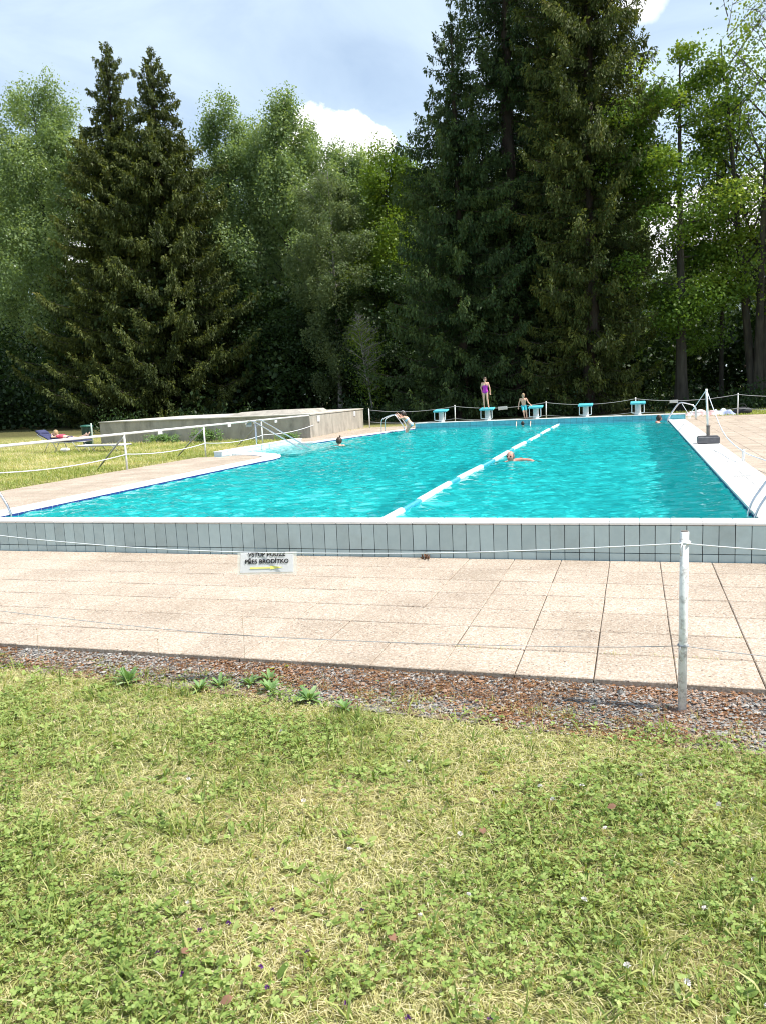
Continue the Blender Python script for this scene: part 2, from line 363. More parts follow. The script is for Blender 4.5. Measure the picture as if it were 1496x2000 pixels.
def cumulus(c, d, rad, flat, seed, soft=.10):
    v = N(t, 'ShaderNodeVectorMath', operation='SUBTRACT'); v.inputs[1].default_value = d; t.links.new(tc.outputs['Generated'], v.inputs[0])
    s = N(t, 'ShaderNodeVectorMath', operation='MULTIPLY'); s.inputs[1].default_value = (1, 1, flat); t.links.new(v.outputs[0], s.inputs[0])
    l = N(t, 'ShaderNodeVectorMath', operation='LENGTH'); t.links.new(s.outputs[0], l.inputs[0])
    n = N(t, 'ShaderNodeTexNoise', i_Scale=17.0+seed, i_Detail=6, i_Roughness=.58); t.links.new(tc.outputs['Generated'], n.inputs['Vector'])
    a = N(t, 'ShaderNodeMath', operation='MULTIPLY_ADD', i_1=-rad*1.1, i_2=rad*1.55); t.links.new(n.outputs[0], a.inputs[0])
    b = N(t, 'ShaderNodeMath', operation='SUBTRACT'); t.links.new(a.outputs[0], b.inputs[0]); t.links.new(l.outputs[1], b.inputs[1])
    m = N(t, 'ShaderNodeMapRange', i_1=0, i_2=rad*soft); t.links.new(b.outputs[0], m.inputs[0])
    return mixc(t, m.outputs[0], c, (8.0, 8.0, 8.1))
c = cumulus(c, (-.334, .901, .275), .070, 1.25, 0)
c = cumulus(c, (.008, .925, .385), .028, 1.2, 3, .5)
c = cumulus(c, (-.62, .76, .19), .075, 1.6, 5)
c = cumulus(c, (-.45, .87, .14), .09, 1.6, 2)
c = cumulus(c, (.10, .97, .16), .10, 1.6, 1)
t.links.new(c, bg.inputs[0])
vs_ = sc.view_settings; vs_.view_transform = 'Standard'; vs_.look = 'None'; vs_.gamma = 1; vs_.use_curve_mapping = False; vs_.exposure = .58
cy = sc.cycles
cy.filter_width = 1.05; cy.max_bounces = 8; cy.transparent_max_bounces = 12; cy.diffuse_bounces = 3; cy.glossy_bounces = 2; cy.sample_clamp_indirect = 6
cy.use_adaptive_sampling = True; cy.adaptive_threshold = .02
try: cy.use_denoising = True; cy.denoiser = 'OPENIMAGEDENOISE'
except Exception: pass

# ------------------------------------------------------------------ pool outline and ground
ZW = -.035                                   # water level
CURVE = [(-9.2, 18.6), (-9.13, 19.2), (-9.2, 19.8), (-9.44, 20.4), (-9.85, 20.95), (-10.38, 21.4), (-11.0, 21.75), (-11.62, 22.0)]
FARL = [(-11.62, 25.8), (-10.75, 25.95), (-10.25, 29.4), (-9.5, 33.3), (-9.32, 34.4)]
POOL = [(1.3, 7.42), (1.3, 34.4)] + FARL[::-1] + CURVE[::-1] + [(-9.2, 7.42)]
def inside(P, x, y):
    r = np.zeros(np.shape(x), bool); n = len(P)
    for i in range(n):
        (x1, y1), (x2, y2) = P[i], P[(i+1) % n]
        if y1 == y2: continue
        k = ((y1 > y) != (y2 > y)) & (x < (x2-x1)*(y-y1)/(y2-y1)+x1); r ^= k
    return r
mb = MB(); S = 600
for x0, x1, y0, y1 in [(-S, -11.75, -S, S), (1.42, S, -S, S), (-11.75, 1.42, -S, 7.25), (-11.75, 1.42, 34.75, S), (-11.75, -9.35, 7.25, 17.8), (-11.75, -10.9, 26.0, 34.75)]:
    mb.add([(x0, y0, -.06), (x1, y0, -.06), (x1, y1, -.06), (x0, y1, -.06)], [(0, 1, 2, 3)])
struct('lawn', 'wide lawn ground reaching under the trees', mb, 'lawn')
mb = MB(); mb.add([(-14, 4.1, -.054), (-4, 3.9, -.054), (.2, 3.55, -.054), (9, 3.2, -.054), (9, 4.22, -.03), (-14, 4.22, -.03)], [(0, 1, 2, 3, 4, 5)])
struct('gravel_bed', 'gravel bed along the front edge of the paving', mb, 'gravel')

D = 1.5
mb = MB(); n = len(POOL)
mb.add([(x, y, -D) for x, y in POOL], [tuple(range(n-1, -1, -1))])
# fan the floor so that it stays flat in a concave outline
bmf = bmesh.new(); bmf.faces.new([bmf.verts.new((x, y, -D)) for x, y in POOL]); bmesh.ops.triangulate(bmf, faces=bmf.faces[:])
bmf.verts.index_update(); mb = MB(); mb.add([v.co[:] for v in bmf.verts], [[v.index for v in f.verts] for f in bmf.faces], .5)
for i in range(n):
    (x1, y1), (x2, y2) = POOL[i], POOL[(i+1) % n]
    mb.add([(x1, y1, -D), (x2, y2, -D), (x2, y2, -.05), (x1, y1, -.05)], [(0, 1, 2, 3)], .5)
struct('pool_basin', 'turquoise pool floor and sides under the water', mb, 'pool_blue')
mb = MB()      # wading steps in the inlet
for i, (xa, xb) in enumerate([(-11.6, -11.1), (-11.1, -10.6), (-10.6, -10.1), (-10.1, -9.6)]):
    mb.box(((xa+xb)/2, 23.85, -.15-.15*i-.3), (xb-xa-.004, 3.6, .6))
struct('pool_steps', 'pale wading steps going down into the water', mb, 'tile_pale')

# water with real ripples
rng = np.random.default_rng(3)
gx = np.arange(-11.75, 1.40, .04); gy = np.arange(7.35, 34.5, .044)
X, Y = np.meshgrid(gx, gy); Z = np.zeros_like(X)
wx = X+.25*np.sin(.9*Y+.4*X); wy = Y+.25*np.sin(1.1*X-.3*Y)
for i in range(36):
    lam = .15*(1.042**i); a = rng.uniform(-1.2, 1.2)+(PI/2 if i % 2 else .2); k = 2*PI/lam
    Z += .0036*lam**1.0*np.sin(k*(wx*math.cos(a)+wy*math.sin(a))+rng.uniform(0, 7))*(1+.6*np.sin(.7*X*math.sin(i)+.8*Y*math.cos(i*2)))
Z = np.where(Z > 0, Z*1.25, Z*.8)
for (qx, qy, qa) in ((-2.55, 17.45, .012), (-2.1, 17.4, .008), (-9.26, 24.5, .010), (.86, 33.1, .010), (-4.5, 34.1, .008), (-9.0, 32.2, .010)):
    q = np.hypot(X-qx, Y-qy); Z += qa*np.exp(-q/.45)*np.sin(2*PI*q/.24)
ok = inside(POOL, X, Y); ok = ok[:-1, :-1] | ok[1:, :-1] | ok[:-1, 1:] | ok[1:, 1:]
idx = np.arange(X.size).reshape(X.shape)
F = np.stack([idx[:-1, :-1][ok], idx[:-1, 1:][ok], idx[1:, 1:][ok], idx[1:, :-1][ok]], 1)
u, inv = np.unique(F, return_inverse=True)
Vw = np.stack([X.ravel()[u], Y.ravel()[u], ZW+Z.ravel()[u]], 1)
tag(npobj('water', Vw, inv.reshape(F.shape), 'water', smooth=True), 'turquoise rippled pool water', None, None, 'structure')
bpy.data.objects['water'].cycles.is_caustics_caster = True
bpy.data.objects['pool_basin'].cycles.is_caustics_receiver = True
bpy.data.objects['pool_steps'].cycles.is_caustics_receiver = True
sl.cycles.is_caustics_light = True

# ------------------------------------------------------------------ paving slabs
def slabs(name, label, x0, x1, y0, y1, p=.42, q=.427, keep=None, amp=.0009):
    V, F, T = [], [], []; o = 0
    xs = np.arange(x0, x1-.01, p); ys = np.arange(y0, y1-.01, q)
    for yi, y in enumerate(ys):
        for x in xs:
            xa, xb = x+.0021, min(x+p, x1)-.0021; ya, yb = y+.006, min(y+q, y1)-.006
            if xb-xa < .05 or yb-ya < .05: continue
            if keep is not None and not keep(xa, xb, ya, yb): continue
            jx, jy = random.gauss(0, .0010), random.gauss(0, .0014)
            xa += jx; xb += jx; ya += jy; yb += jy
            z = random.gauss(0, amp*.5); tx, ty = random.gauss(0, amp*.6), random.gauss(0, amp*.6); c = .0045
            for (e, zz) in ((0, -.055), (0, -.005), (c, 0)):
                for (sx, sy, X_, Y_) in ((-1, -1, xa+e, ya+e), (1, -1, xb-e, ya+e), (1, 1, xb-e, yb-e), (-1, 1, xa+e, yb-e)):
                    V.append((X_, Y_, z+zz+tx*sx+ty*sy))
            for l in (0, 4):
                for k in range(4): F.append((o+l+k, o+l+(k+1) % 4, o+l+4+(k+1) % 4, o+l+4+k))
            F.append((o+8, o+9, o+10, o+11)); T += [random.random()]*9; o += 12
    return tag(npobj(name, V, F, 'slab', T), label, None, None, 'structure')
slabs('paving', 'washed aggregate slabs between gravel and tiled wall', -14.07, 9.0, 4.19, 7.18)
DECK = [(-12.1, 7.2), (-9.62, 7.2), (-9.66, 18.4), (-9.63, 19.3), (-9.7, 19.75), (-9.95, 20.25), (-10.35, 20.62), (-10.9, 20.95), (-11.4, 21.2), (-11.4, 20.62), (-11.7, 20.62), (-12.1, 20.6)]
def kin(P, pad=0):
    return lambda xa, xb, ya, yb: bool(inside(P, np.array((xa+xb)/2), np.array((ya+yb)/2)))
slabs('poolside_paving', 'pale slab walkway beside the long edge with railing', -12.14, -9.62, 7.22, 21.3, .42, .427, kin(DECK))
DECKF = [(-12.2, 26.6), (-11.3, 26.5), (-11.0, 26.4), (-10.62, 29.4), (-9.85, 33.4), (-9.7, 37.2), (-12.8, 37.2), (-12.7, 29)]
slabs('landing_paving', 'pale slab walkway below the concrete block', -13.2, -9.6, 26.2, 37.3, .42, .427, kin(DECKF))
slabs('terrace_paving', 'wide slab terrace on the sunny side of the pool', 1.97, 12.0, 7.22, 36.9)
mb = MB()
for x0, x1, y0, y1 in [(-14, 9, 4.195, 7.17), (-12.13, -9.7, 7.23, 20.5), (1.98, 12, 7.23, 36.9)]: mb.add([(x0, y0, -.011), (x1, y0, -.011), (x1, y1, -.011), (x0, y1, -.011)], [(0, 1, 2, 3)])
struct('joint_sand', 'dirty sand filling the joints between slabs', mb, mat('joint_sand', (.12, .09, .065), (.06, .045, .03), 6, .95))
# white tiled rim strips with the overflow grate
def strip(name, label, inner, outer, z=.022):
    mb = MB(); n = len(inner)
    for i in range(n-1):
        L = (Vector(inner[i+1])-Vector(inner[i])).length; k = max(1, round(L/.5))
        for j in range(k):
            a0, a1 = (j+.004)/k, (j+1-.004)/k
            P = [Vector(inner[i]).lerp(Vector(inner[i+1]), a) for a in (a0, a1)]; Q = [Vector(outer[i]).lerp(Vector(outer[i+1]), a) for a in (a0, a1)]
            e = random.gauss(0, .0008)
            mb.prism([tuple(P[0]), tuple(P[1]), tuple(Q[1]), tuple(Q[0])], -.05, z+e)
    return tag(obj(name, mb, 'strip'), label, None, None, 'structure')
rim = [(1.30, 7.42), (1.30, 34.4)]
strip('pool_rim', 'white rim tiles along the sunny pool edge', rim, [(1.46, 7.42), (1.46, 34.4)])
strip('pool_edge_tiles', 'white edge tiles between grate and terrace slabs', [(1.66, 7.42), (1.66, 34.4)], [(1.95, 7.42), (1.95, 34.4)], .02)
mb = MB(); mb.box((1.56, 20.9, -.012), (.19, 26.9, .05))
for k in range(5): mb.box((1.485+k*.037, 20.9, .0135), (.024, 26.9, .005))
struct('overflow_grate', 'pale overflow grate running beside the rim tiles', mb, 'strip')
mb = MB()
for y in (13.55, 13.62, 19.9, 26.8, 26.87): mb.box((1.62, y, .0235), (.26, .035, .004))
struct('gutter_covers', 'grey slotted gutter covers set in the white edge', mb, 'grate')
LI = [(-9.2, 7.42)]+CURVE; LO = [(-9.62, 7.42), (-9.66, 18.4), (-9.63, 19.25), (-9.7, 19.72), (-9.95, 20.22), (-10.35, 20.58), (-10.9, 20.9), (-11.25, 21.1), (-11.42, 21.3)]
strip('rounded_pool_rim', 'white rounded rim tiles around the wading inlet', LI, LO)
strip('far_pool_rim', 'white rim tiles curving towards the far ladder', [(-11.3, 25.86)]+FARL[1:], [(-11.3, 26.3), (-11.0, 26.38), (-10.6, 29.4), (-9.85, 33.4), (-9.6, 34.4)])
mb = MB()
for P in (rim, LI, FARL[1:]):
    for i in range(len(P)-1):
        a, b = Vector(P[i]), Vector(P[i+1]); L = (b-a).length; nrm = V3(-(b-a).y, (b-a).x, 0).normalized()
        for j in range(max(1, round(L/.13))):
            k = max(1, round(L/.13)); p = a.lerp(b, (j+.04)/k); q = a.lerp(b, (j+.96)/k); s = .006
            if P is FARL[1:]: pass
            sg = 1 if P is rim else (-1 if P is LI else -1)
            o2 = Vector((nrm.x, nrm.y))*s*(1 if P is rim else -1)
            mb.prism([tuple(p-o2), tuple(q-o2), tuple(q+o2), tuple(p+o2)], -.085, -.008)
struct('waterline_tiles', 'navy tiles along the waterline', mb, 'navy_tile')

# ------------------------------------------------------------------ tiled end walls
def tile_wall(name, label, cat, x0, x1, yf, yb, zt, zcop, tile, tw, th, coping, z0=-.05, front=True, copd=(0, 0)):
    T = thing(name, label, cat, ((x0+x1)/2, (yf+yb)/2, 0))
    c = MB(); c.box(((x0+x1)/2, (yf+yb)/2, (z0+zt)/2), (x1-x0-.01, yb-yf-.012, zt-z0-.004)); obj('wall_core', c, 'grout', T)
    mt = MB(); x = x0; rows = [(zt-th, zt), (z0, zt-th)] if zt-th > z0+.02 else [(z0, zt)]
    while x < x1-.02:
        xb = min(x+tw, x1)
        for (za, zb) in rows:
            g = random.gauss(0, .0006)
            mt.box(((x+xb)/2, yf+.002+g, (za+zb)/2), (xb-x-.0062, .016, zb-za-.006), .0015, rot=Matrix.Rotation(random.gauss(0, .004), 3, 'Y'))
        x += tw
    obj('tiles', mt, tile, T)
    if coping:
        cp = MB(); x = x0
        while x < x1-.02:
            xb = min(x+tw*2, x1)
            cp.box(((x+xb)/2, (yf-.012+yb)/2, (zt+zcop)/2+.002+random.gauss(0, .0006)), (xb-x-.004, yb-yf+.014, zcop-zt), .006); x += tw*2
        obj('coping', cp, 'coping', T)
    return T
tile_wall('pool_wall', 'low blue-grey tiled wall with white coping behind the paving', 'wall', -9.98, 2.25, 7.19, 7.42, .318, .345, 'tile', .1285, .25, True)
W2 = tile_wall('pool_wall', 'turquoise tiled wall under the starting blocks', 'wall', -9.32, 1.97, 34.4, 34.95, .205, .235, 'tile_aqua', .25, .16, True, -.12)
# low pale wall round the wading steps
T = thing('wading_wall', 'low pale tiled wall beside the wading steps', 'wall', (-11.56, 23.5, 0))
mb = MB(); mb.box((-11.56, 23.6, .0), (.24, 5.9, .24)); obj('wall_core', mb, 'grout', T)
mb = MB()
for j in range(int(5.9/.125)):
    y = 20.65+j*.125
    mb.box((-11.437, y+.0625, .06), (.012, .121, .125), .001); mb.box((-11.437, y+.0625, -.07), (.012, .121, .12), .001)
mb.box((-11.56, 20.645, .0), (.236, .012, .24), .001); obj('tiles', mb, 'tile_pale', T)
mb = MB()
for j in range(23): mb.box((-11.56, 20.64+j*.257+.128, .135), (.27, .253, .03), .005)
obj('coping', mb, 'coping', T)

# concrete block with the raised slab on top
T = thing('concrete_block', 'long weathered concrete block with a raised slab on top', 'concrete block', (-17.6, 33.4, 0))
mb = MB(); P = [(-12.25, 29.37), (-12.75, 37.4), (-23.2, 38.4), (-23.0, 30.6)]
mb.prism(P, -.1, .90); obj('wall', mb, 'concrete', T)
mb = MB(); mb.prism([(-12.22, 29.33), (-12.72, 37.43), (-23.24, 38.44), (-23.04, 30.56)], .901, .945); obj('cap', mb, mat('pale_concrete_cap', (.56, .52, .46), (.46, .43, .38), 3, .9, bump=.3, bscale=30), T)
mb = MB(); b0 = [(-16.7, 30.6), (-12.95, 30.3), (-13.2, 34), (-16.8, 34)]; b1 = [(-16.0, 30.9), (-13.3, 30.7), (-13.4, 33.8), (-16.2, 33.8)]
mb.add([(x, y, .946) for x, y in b0]+[(x, y, 1.10) for x, y in b1], [(4, 5, 6, 7)]+[(i, (i+1) % 4, 4+(i+1) % 4, 4+i) for i in range(4)]); obj('raised_slab', mb, 'concrete', T)
def flat_sign(name, label, c, w, h, axis, m='paper', th=.012, rot=0, group=None):
    mb = MB(); d = (w, th, h) if axis == 'y' else (th, w, h)
    mb.box(c, d, .002, rot=Matrix.Rotation(rot, 3, 'Y' if axis == 'y' else 'X')); o = obj(name, mb, m, loc=c); return tag(o, label, 'sign', group)
flat_sign('notice', 'white paper notice on the concrete block near its shaded corner', (-12.29, 30.4, .72), .28, .24, 'x')
flat_sign('notice', 'white paper notice on the concrete block at its far end', (-12.63, 35.8, .73), .26, .24, 'x')

# ------------------------------------------------------------------ near cordon
def post(name, label, x, y, z0, h, r, m, lean=(0, 0), cap=True, group=None):
    T = thing(name, label, 'post', (x, y, z0), group)
    mb = MB(); mb.tube([(x, y, z0-.05), (x+lean[0]*.5, y+lean[1]*.5, z0+h*.5), (x+lean[0], y+lean[1], z0+h)], r, 14); obj('pole', mb, m, T, True)
    if cap:
        mb = MB(); mb.tube([(x+lean[0], y+lean[1], z0+h-.004), (x+lean[0], y+lean[1], z0+h+.004)], [r*.86, r*.86], 14); obj('end_cap', mb, 'brown_sleeve', T)
    return T
pm = M['old_white']
post('cordon_post', 'chipped white cordon post in the gravel with a rusty top', .221, 3.953, -.055, .89, .0205, pm, (.008, .045))
post('cordon_post', 'chipped white cordon post beyond the far end of the gravel', -4.12, 3.953, -.055, .89, .0205, pm, (0, .03))
post('cordon_post', 'chipped white cordon post by the terrace end of the gravel', 4.5, 3.953, -.055, .89, .0205, pm)
def rope(name, label, pts, r, m, group=None, cat='rope', knots=()):
    mb = MB(); mb.tube(pts, r, 6)
    for (kx, ky, kz) in knots:
        for q in (-1, 1): mb.tube([(kx+(.0225+r)*math.cos(a*PI/6), ky+(.0225+r)*math.sin(a*PI/6), kz+q*r+.0015*math.sin(a*PI/6)) for a in range(13)], r, 6)
        mb.tube([(kx-.012, ky-.027, kz), (kx-.020, ky-.034, kz-.02), (kx-.018, ky-.036, kz-.06)], r*.9, 6)
    return tag(obj(name, mb, m, smooth=True), label, cat, group)
up = [(-4.12, 3.97, .83), (-3.79, 3.96, .79), (-3.22, 3.95, .75), (-2.68, 3.95, .723), (-2.09, 3.95, .71), (-1.55, 3.95, .712), (-1.04, 3.95, .72), (-.59, 3.95, .738), (-.21, 3.96, .757), (.222, 3.968, .783), (.6, 3.96, .757), (1.5, 3.955, .72), (2.5, 3.953, .70), (3.5, 3.953, .73), (4.5, 3.953, .79)]
def smooth(pts, k=4):
    P = [Vector(p) for p in pts]; o = []
    for i in range(len(P)-1):
        p0, p1, p2, p3 = P[max(i-1, 0)], P[i], P[i+1], P[min(i+2, len(P)-1)]
        for j in range(k):
            u = j/k; o.append(.5*((2*p1)+(p2-p0)*u+(2*p0-5*p1+4*p2-p3)*u*u+(3*p1-p0-3*p2+p3)*u**3))
    return o+[P[-1]]
rope('cordon_rope', 'upper white rope sagging from the cordon post with the sign', smooth(up[:10])+smooth(up[9:])[1:], .0035, 'rope', knots=[(.229, 3.993, .783)])
lo = [(-4.12, 3.965, .335), (-3.86, 3.96, .30), (-2.8, 3.95, .243), (-2.06, 3.95, .222), (-1.15, 3.95, .228), (-.22, 3.955, .252), (.222, 3.958, .28), (.59, 3.953, .25), (1.6, 3.953, .20), (3, 3.953, .21), (4.5, 3.953, .28)]
rope('cordon_rope', 'lower thin grey cord in front of the paving slabs', smooth(lo[:7])+smooth(lo[6:])[1:], .0021, 'grey_rope', knots=[(.2245, 3.970, .28)])
# the notice hanging on the rope
SGN = 1
T = thing('hanging_sign', 'paper notice with black lettering and yellow arrow on the rope', 'sign', (-1.96, 3.945, .655))
Ry = Matrix.Rotation(math.radians(.6), 3, 'Y')
mb = MB(); mb.box((-1.955, 3.946, .655), (.300, .002, .110), rot=Ry); obj('paper', mb, 'paper', T)
mb = MB(); mb.box((-1.955, 3.9485, .651), (.335, .0012, .124), rot=Ry); obj('sleeve', mb, 'sleeve', T)
def text(s, size, c, m, parent, off=0.0):
    cu = bpy.data.curves.new('t', 'FONT'); cu.body = s; cu.size = size; cu.align_x = 'CENTER'; cu.space_character = 1.06; cu.offset = off; cu.extrude = .0004
    o = bpy.data.objects.new('tmp', cu); COL.objects.link(o); bpy.context.view_layer.update()
    me = bpy.data.meshes.new_from_object(o.evaluated_get(bpy.context.evaluated_depsgraph_get())); bpy.data.objects.remove(o)
    me.transform(Matrix.Translation(Vector(c)-ORG[parent.name]) @ Matrix.Rotation(math.radians(.6), 4, 'Y') @ Matrix.Rotation(PI/2, 4, 'X'))
    me.materials.clear(); me.materials.append(M[m]); return link('lettering', me, parent)
text('VSTUP POUZE', .0315, (-1.955, 3.9415, .6895), 'ink', T, .0010)
text('PŘES BRODÍTKO', .0315, (-1.955, 3.9415, .6505), 'ink', T, .0010)
mb = MB(); a0, zc = 3.9415, .6255
mb.add([(-2.05, a0, zc-.0045), (-1.935, a0, zc-.0045), (-1.935, a0, zc-.010), (-1.86, a0, zc), (-1.935, a0, zc+.010), (-1.935, a0, zc+.0045), (-2.05, a0, zc+.0045)], [(0, 1, 2, 3, 4, 5, 6)]); obj('arrow', mb, 'yellow_ink', T)

T.rotation_euler = (-math.radians(17), 0, math.radians(14))

# ------------------------------------------------------------------ railing along the long edge
XR = -12.13
T = thing('railing', 'long white tube railing with leaning stays on the lawn edge', 'railing', (XR, 20, 0))
mb = MB(); mb.tube([(XR, y, .895) for y in (3.5, 8.4, 12.6, 17.05, 20.94, 24.8, 29.0)], .03, 10); obj('top_rail', mb, 'white_paint', T, True)
for i, y in enumerate((4.2, 8.4, 12.6, 17.05, 20.94, 24.8)):
    mb = MB(); mb.tube([(XR, y, -.08), (XR, y, .875)], .025, 10); obj('post', mb, 'white_paint', T, True)
    if i > 1:
        mb = MB(); mb.tube([(XR-.02, y-.05, .80), (XR-1.35, y+.6, -.05)], .022, 8); s = obj('stay', mb, 'grey_steel', T, True); s['label'] = 'bare grey leaning stay'
lr = []
for a, b in zip((4.2, 8.4, 12.6, 17.05, 20.94, 24.8), (8.4, 12.6, 17.05, 20.94, 24.8, 29.37)): lr += catenary((XR+.03, a, .385 if a < 24 else .4), (XR+.03, b, .385 if b < 29 else .5), .09)[(1 if lr else 0):]
rope('railing_rope', 'white rope hung in loops below the tube railing', lr, .012, 'rope')
for i, (y, zz, lb) in enumerate([(18.62, .835, 'small white sign under the rail above the nettles'), (22.49, .83, 'small white sign under the rail before the inlet'), (25.93, .80, 'small white sign under the rail end by the concrete block')]):
    flat_sign('notice', lb, (XR+.02, y, zz), .20, .09, 'x', rot=.05)
flat_sign('sign_plate', 'grey plate behind the rail beside the sloping handrail', (XR-.05, 23.95, .79), .42, .16, 'x', 'grey_steel')
T = thing('handrail', 'sloping double steel handrail going down into the water', 'handrail', (-11.3, 23.6, 0))
for y in (23.3, 23.9):
    mb = MB(); mb.tube(smooth([(-11.98, y, .80), (-11.86, y, .90), (-11.7, y, .90), (-11.5, y, .80), (-10.9, y, .46), (-9.75, y, -.20)], 4), .024, 8); obj('tube', mb, 'steel', T, True)
mb = MB(); mb.tube([(-11.62, 23.3, -.3), (-11.62, 23.3, .84)], .022, 8); obj('post', mb, 'steel', T, True)
mb = MB(); mb.tube([(-11.9, 23.9, -.1), (-11.9, 23.9, .88)], .022, 8); obj('post', mb, 'steel', T, True)

# ------------------------------------------------------------------ pool ladders
def ladder(label, x, y, sgn, prof, w=.5):
    T = thing('pool_ladder', label, 'ladder', (x, y, 0))
    for k in (0, w):
        mb = MB(); mb.tube(smooth([(x+sgn*px, y+k, pz) for px, pz in prof], 4), .021, 10); obj('rail', mb, 'steel', T, True)
    for q in range(3):
        mb = MB(); mb.box((x-sgn*.02, y+w/2, -.15-.24*q), (.1, w-.04, .03), .006); obj('rung', mb, 'steel', T)
    return T
PROF = [(-.02, -.62), (-.02, -.1), (0, .05), (.08, .22), (.34, .60), (.44, .685), (.56, .69), (.86, .60), (.98, .52), (1.03, .38), (1.04, 0)]
ladder('steel pool ladder arching from the rim near the tiled wall', 1.28, 9.45, 1, PROF)
ladder('steel pool ladder on the opposite edge by the slab walkway', -9.2, 9.35, -1, PROF)
ladder('arched pool ladder at the far rim with a woman climbing', -9.12, 32.0, -1, [(-.02, -.62), (-.02, -.1), (0, .05), (.10, .3), (.36, .66), (.44, .70), (.6, .69), (.86, .60), (.98, .50), (1.01, .3), (1.02, 0)])
ladder('white arched pool ladder at the corner of the turquoise wall', 1.28, 33.55, 1, PROF)

# ------------------------------------------------------------------ weighted pole and its ropes on the edge
T = thing('pole_stand', 'slim white pole in a heavy grey foot on the white edge', 'pole stand', (1.70, 20.7, .02))
mb = MB(); mb.box((1.70, 20.7, .105), (.50, .30, .165), .02); mb.box((1.70, 20.7, .198), (.44, .24, .02), .006); obj('foot', mb, 'dark_plastic', T)
mb = MB(); mb.cyl((1.70, 20.7, .205), .042, .23); mb.cyl((1.70, 20.7, .43), .05, .025); obj('sleeve', mb, 'brown_sleeve', T, False)
mb = MB(); mb.tube([(1.70, 20.7, .3), (1.645, 20.7, 1.33)], .026, 10); obj('pole', mb, 'white_paint', T, True)
rope('cordon_rope', 'white rope from the slim pole to the corner ladder', smooth([(1.645, 20.72, 1.30), (1.56, 24, .72), (1.80, 30, .26), (1.95, 31.2, .20), (1.95, 32.0, .27), (1.80, 33.4, .62), (1.78, 33.6, .69)], 5), .011, 'rope')
rope('cordon_rope', 'white rope from the slim pole down to the short terrace post', smooth([(1.65, 20.68, 1.30), (1.85, 19.0, .42), (1.9, 16.05, .22), (2.1, 14.5, .165), (2.3, 12, .18), (2.4, 10, .25)], 5), .011, 'rope')
post('cordon_post', 'short white post at the slab edge of the terrace', 1.93, 16.05, 0, .24, .028, M['white_paint'])
post('cordon_post', 'short white post on the terrace nearer to the tiled wall', 2.4, 10.0, 0, .28, .028, M['white_paint'])

# ------------------------------------------------------------------ lane rope
T = thing('lane_rope', 'floating lane rope of white and blue discs across the pool', 'lane rope', (-3.03, 20.8, ZW))
mb = MB(); mb.tube([(-3.03, 7.42, ZW+.01), (-3.03, 34.4, ZW+.01)], .008, 6); obj('cable', mb, 'rope', T)
segs = [(7.5, 10.3, 1), (10.3, 11.2, 0), (11.2, 13.4, 1), (13.4, 14.1, 0), (14.1, 16.3, 1), (16.3, 17.7, 0), (17.7, 20.0, 1), (20.0, 20.9, 0), (20.9, 23.3, 1), (23.3, 24.2, 0), (24.2, 26.7, 1), (26.7, 27.4, 0), (27.4, 30.3, 1), (30.3, 31.2, 0), (31.2, 33.7, 1), (33.7, 34.3, 0)]
def lx(y): return -3.03+.02*math.sin(y*.8)
for a, b, wt in segs:
    mb = MB(); y = a+.04
    while y < b-.03:
        r = .055 if wt else .042
        mb.tube([(lx(y), y-.033, ZW+.012), (lx(y), y-.02, ZW+.012), (lx(y), y+.02, ZW+.012), (lx(y), y+.033, ZW+.012)], [r*.72, r, r, r*.72], 12); y += .074
    obj('floats', mb, 'float_white' if wt else 'float_blue', T)

# ------------------------------------------------------------------ starting blocks
def block(x, label):
    y = 34.78; z0 = .237
    T = thing('starting_block', label, 'starting block', (x, y, z0), 'starting blocks on the turquoise wall')
    mb = MB(); mb.box((x, y-.02, .735), (.60, .56, .075), .018, rot=Matrix.Rotation(.10, 3, 'X')); obj('platform', mb, 'teal_grp', T)
    mb = MB(); mb.lathe((x, y+.02, z0), [(.15, 0), (.145, .02), (.125, .06), (.12, .42), (.13, .47)], 20); obj('pedestal', mb, 'white_grp', T, False)
    mb = MB(); mb.tube(smooth([(x-.24, y-.27, .69), (x-.24, y-.29, .40), (x-.20, y-.29, .33), (x+.20, y-.29, .33), (x+.24, y-.29, .40), (x+.24, y-.27, .69)], 4), .016, 8); obj('grab_rail', mb, 'white_paint', T, True)
    return T
B0 = block(-8.2, 'turquoise starting block nearest to the climbing woman')
for x, lb in [(-6.13, 'turquoise starting block under the girl in magenta'), (-4.04, 'turquoise starting block beside the boy in cyan trunks'), (-1.96, 'turquoise starting block standing free behind the end of the lane rope'), (.14, 'turquoise starting block nearest to the arched corner ladder')]:
    dup(B0, (x, 34.78, .237), label=lb)

# ------------------------------------------------------------------ far cordon
fp = [(-12.14, 36.5, 'slim white cordon post beside the concrete block'), (-7.95, 36.5, 'slim white cordon post between the first two starting blocks'), (-3.78, 36.5, 'slim white cordon post right behind the third starting block'), (.05, 36.5, 'slim white cordon post behind the block nearest the corner ladder'), (4.14, 36.5, 'slim white cordon post by the clothes heap on the grass'), (8.3, 36.5, 'slim white cordon post past the end of the terrace')]
for x, y, lb in fp: post('cordon_post', lb, x, y, -.02, .95, .024, M['white_paint'])
for z, sg, nm in ((.87, .16, 'upper white rope strung behind the starting blocks'), (.30, .12, 'lower white rope strung behind the starting blocks')):
    pts = []
    for a, b in zip(fp[:-1], fp[1:]): pts += catenary((a[0], a[1]-.03, z), (b[0], b[1]-.03, z), sg, 12)[(1 if pts else 0):]
    rope('far_rope', nm, pts, .011, 'grey_rope')
flat_sign('notice', 'small white sign on the far rope above the corner ladder', (1.61, 36.44, .69), .34, .13, 'y')
flat_sign('notice', 'white sign on the far rope beside the girl in magenta', (-5.72, 36.44, .70), .42, .15, 'y', rot=-.06)
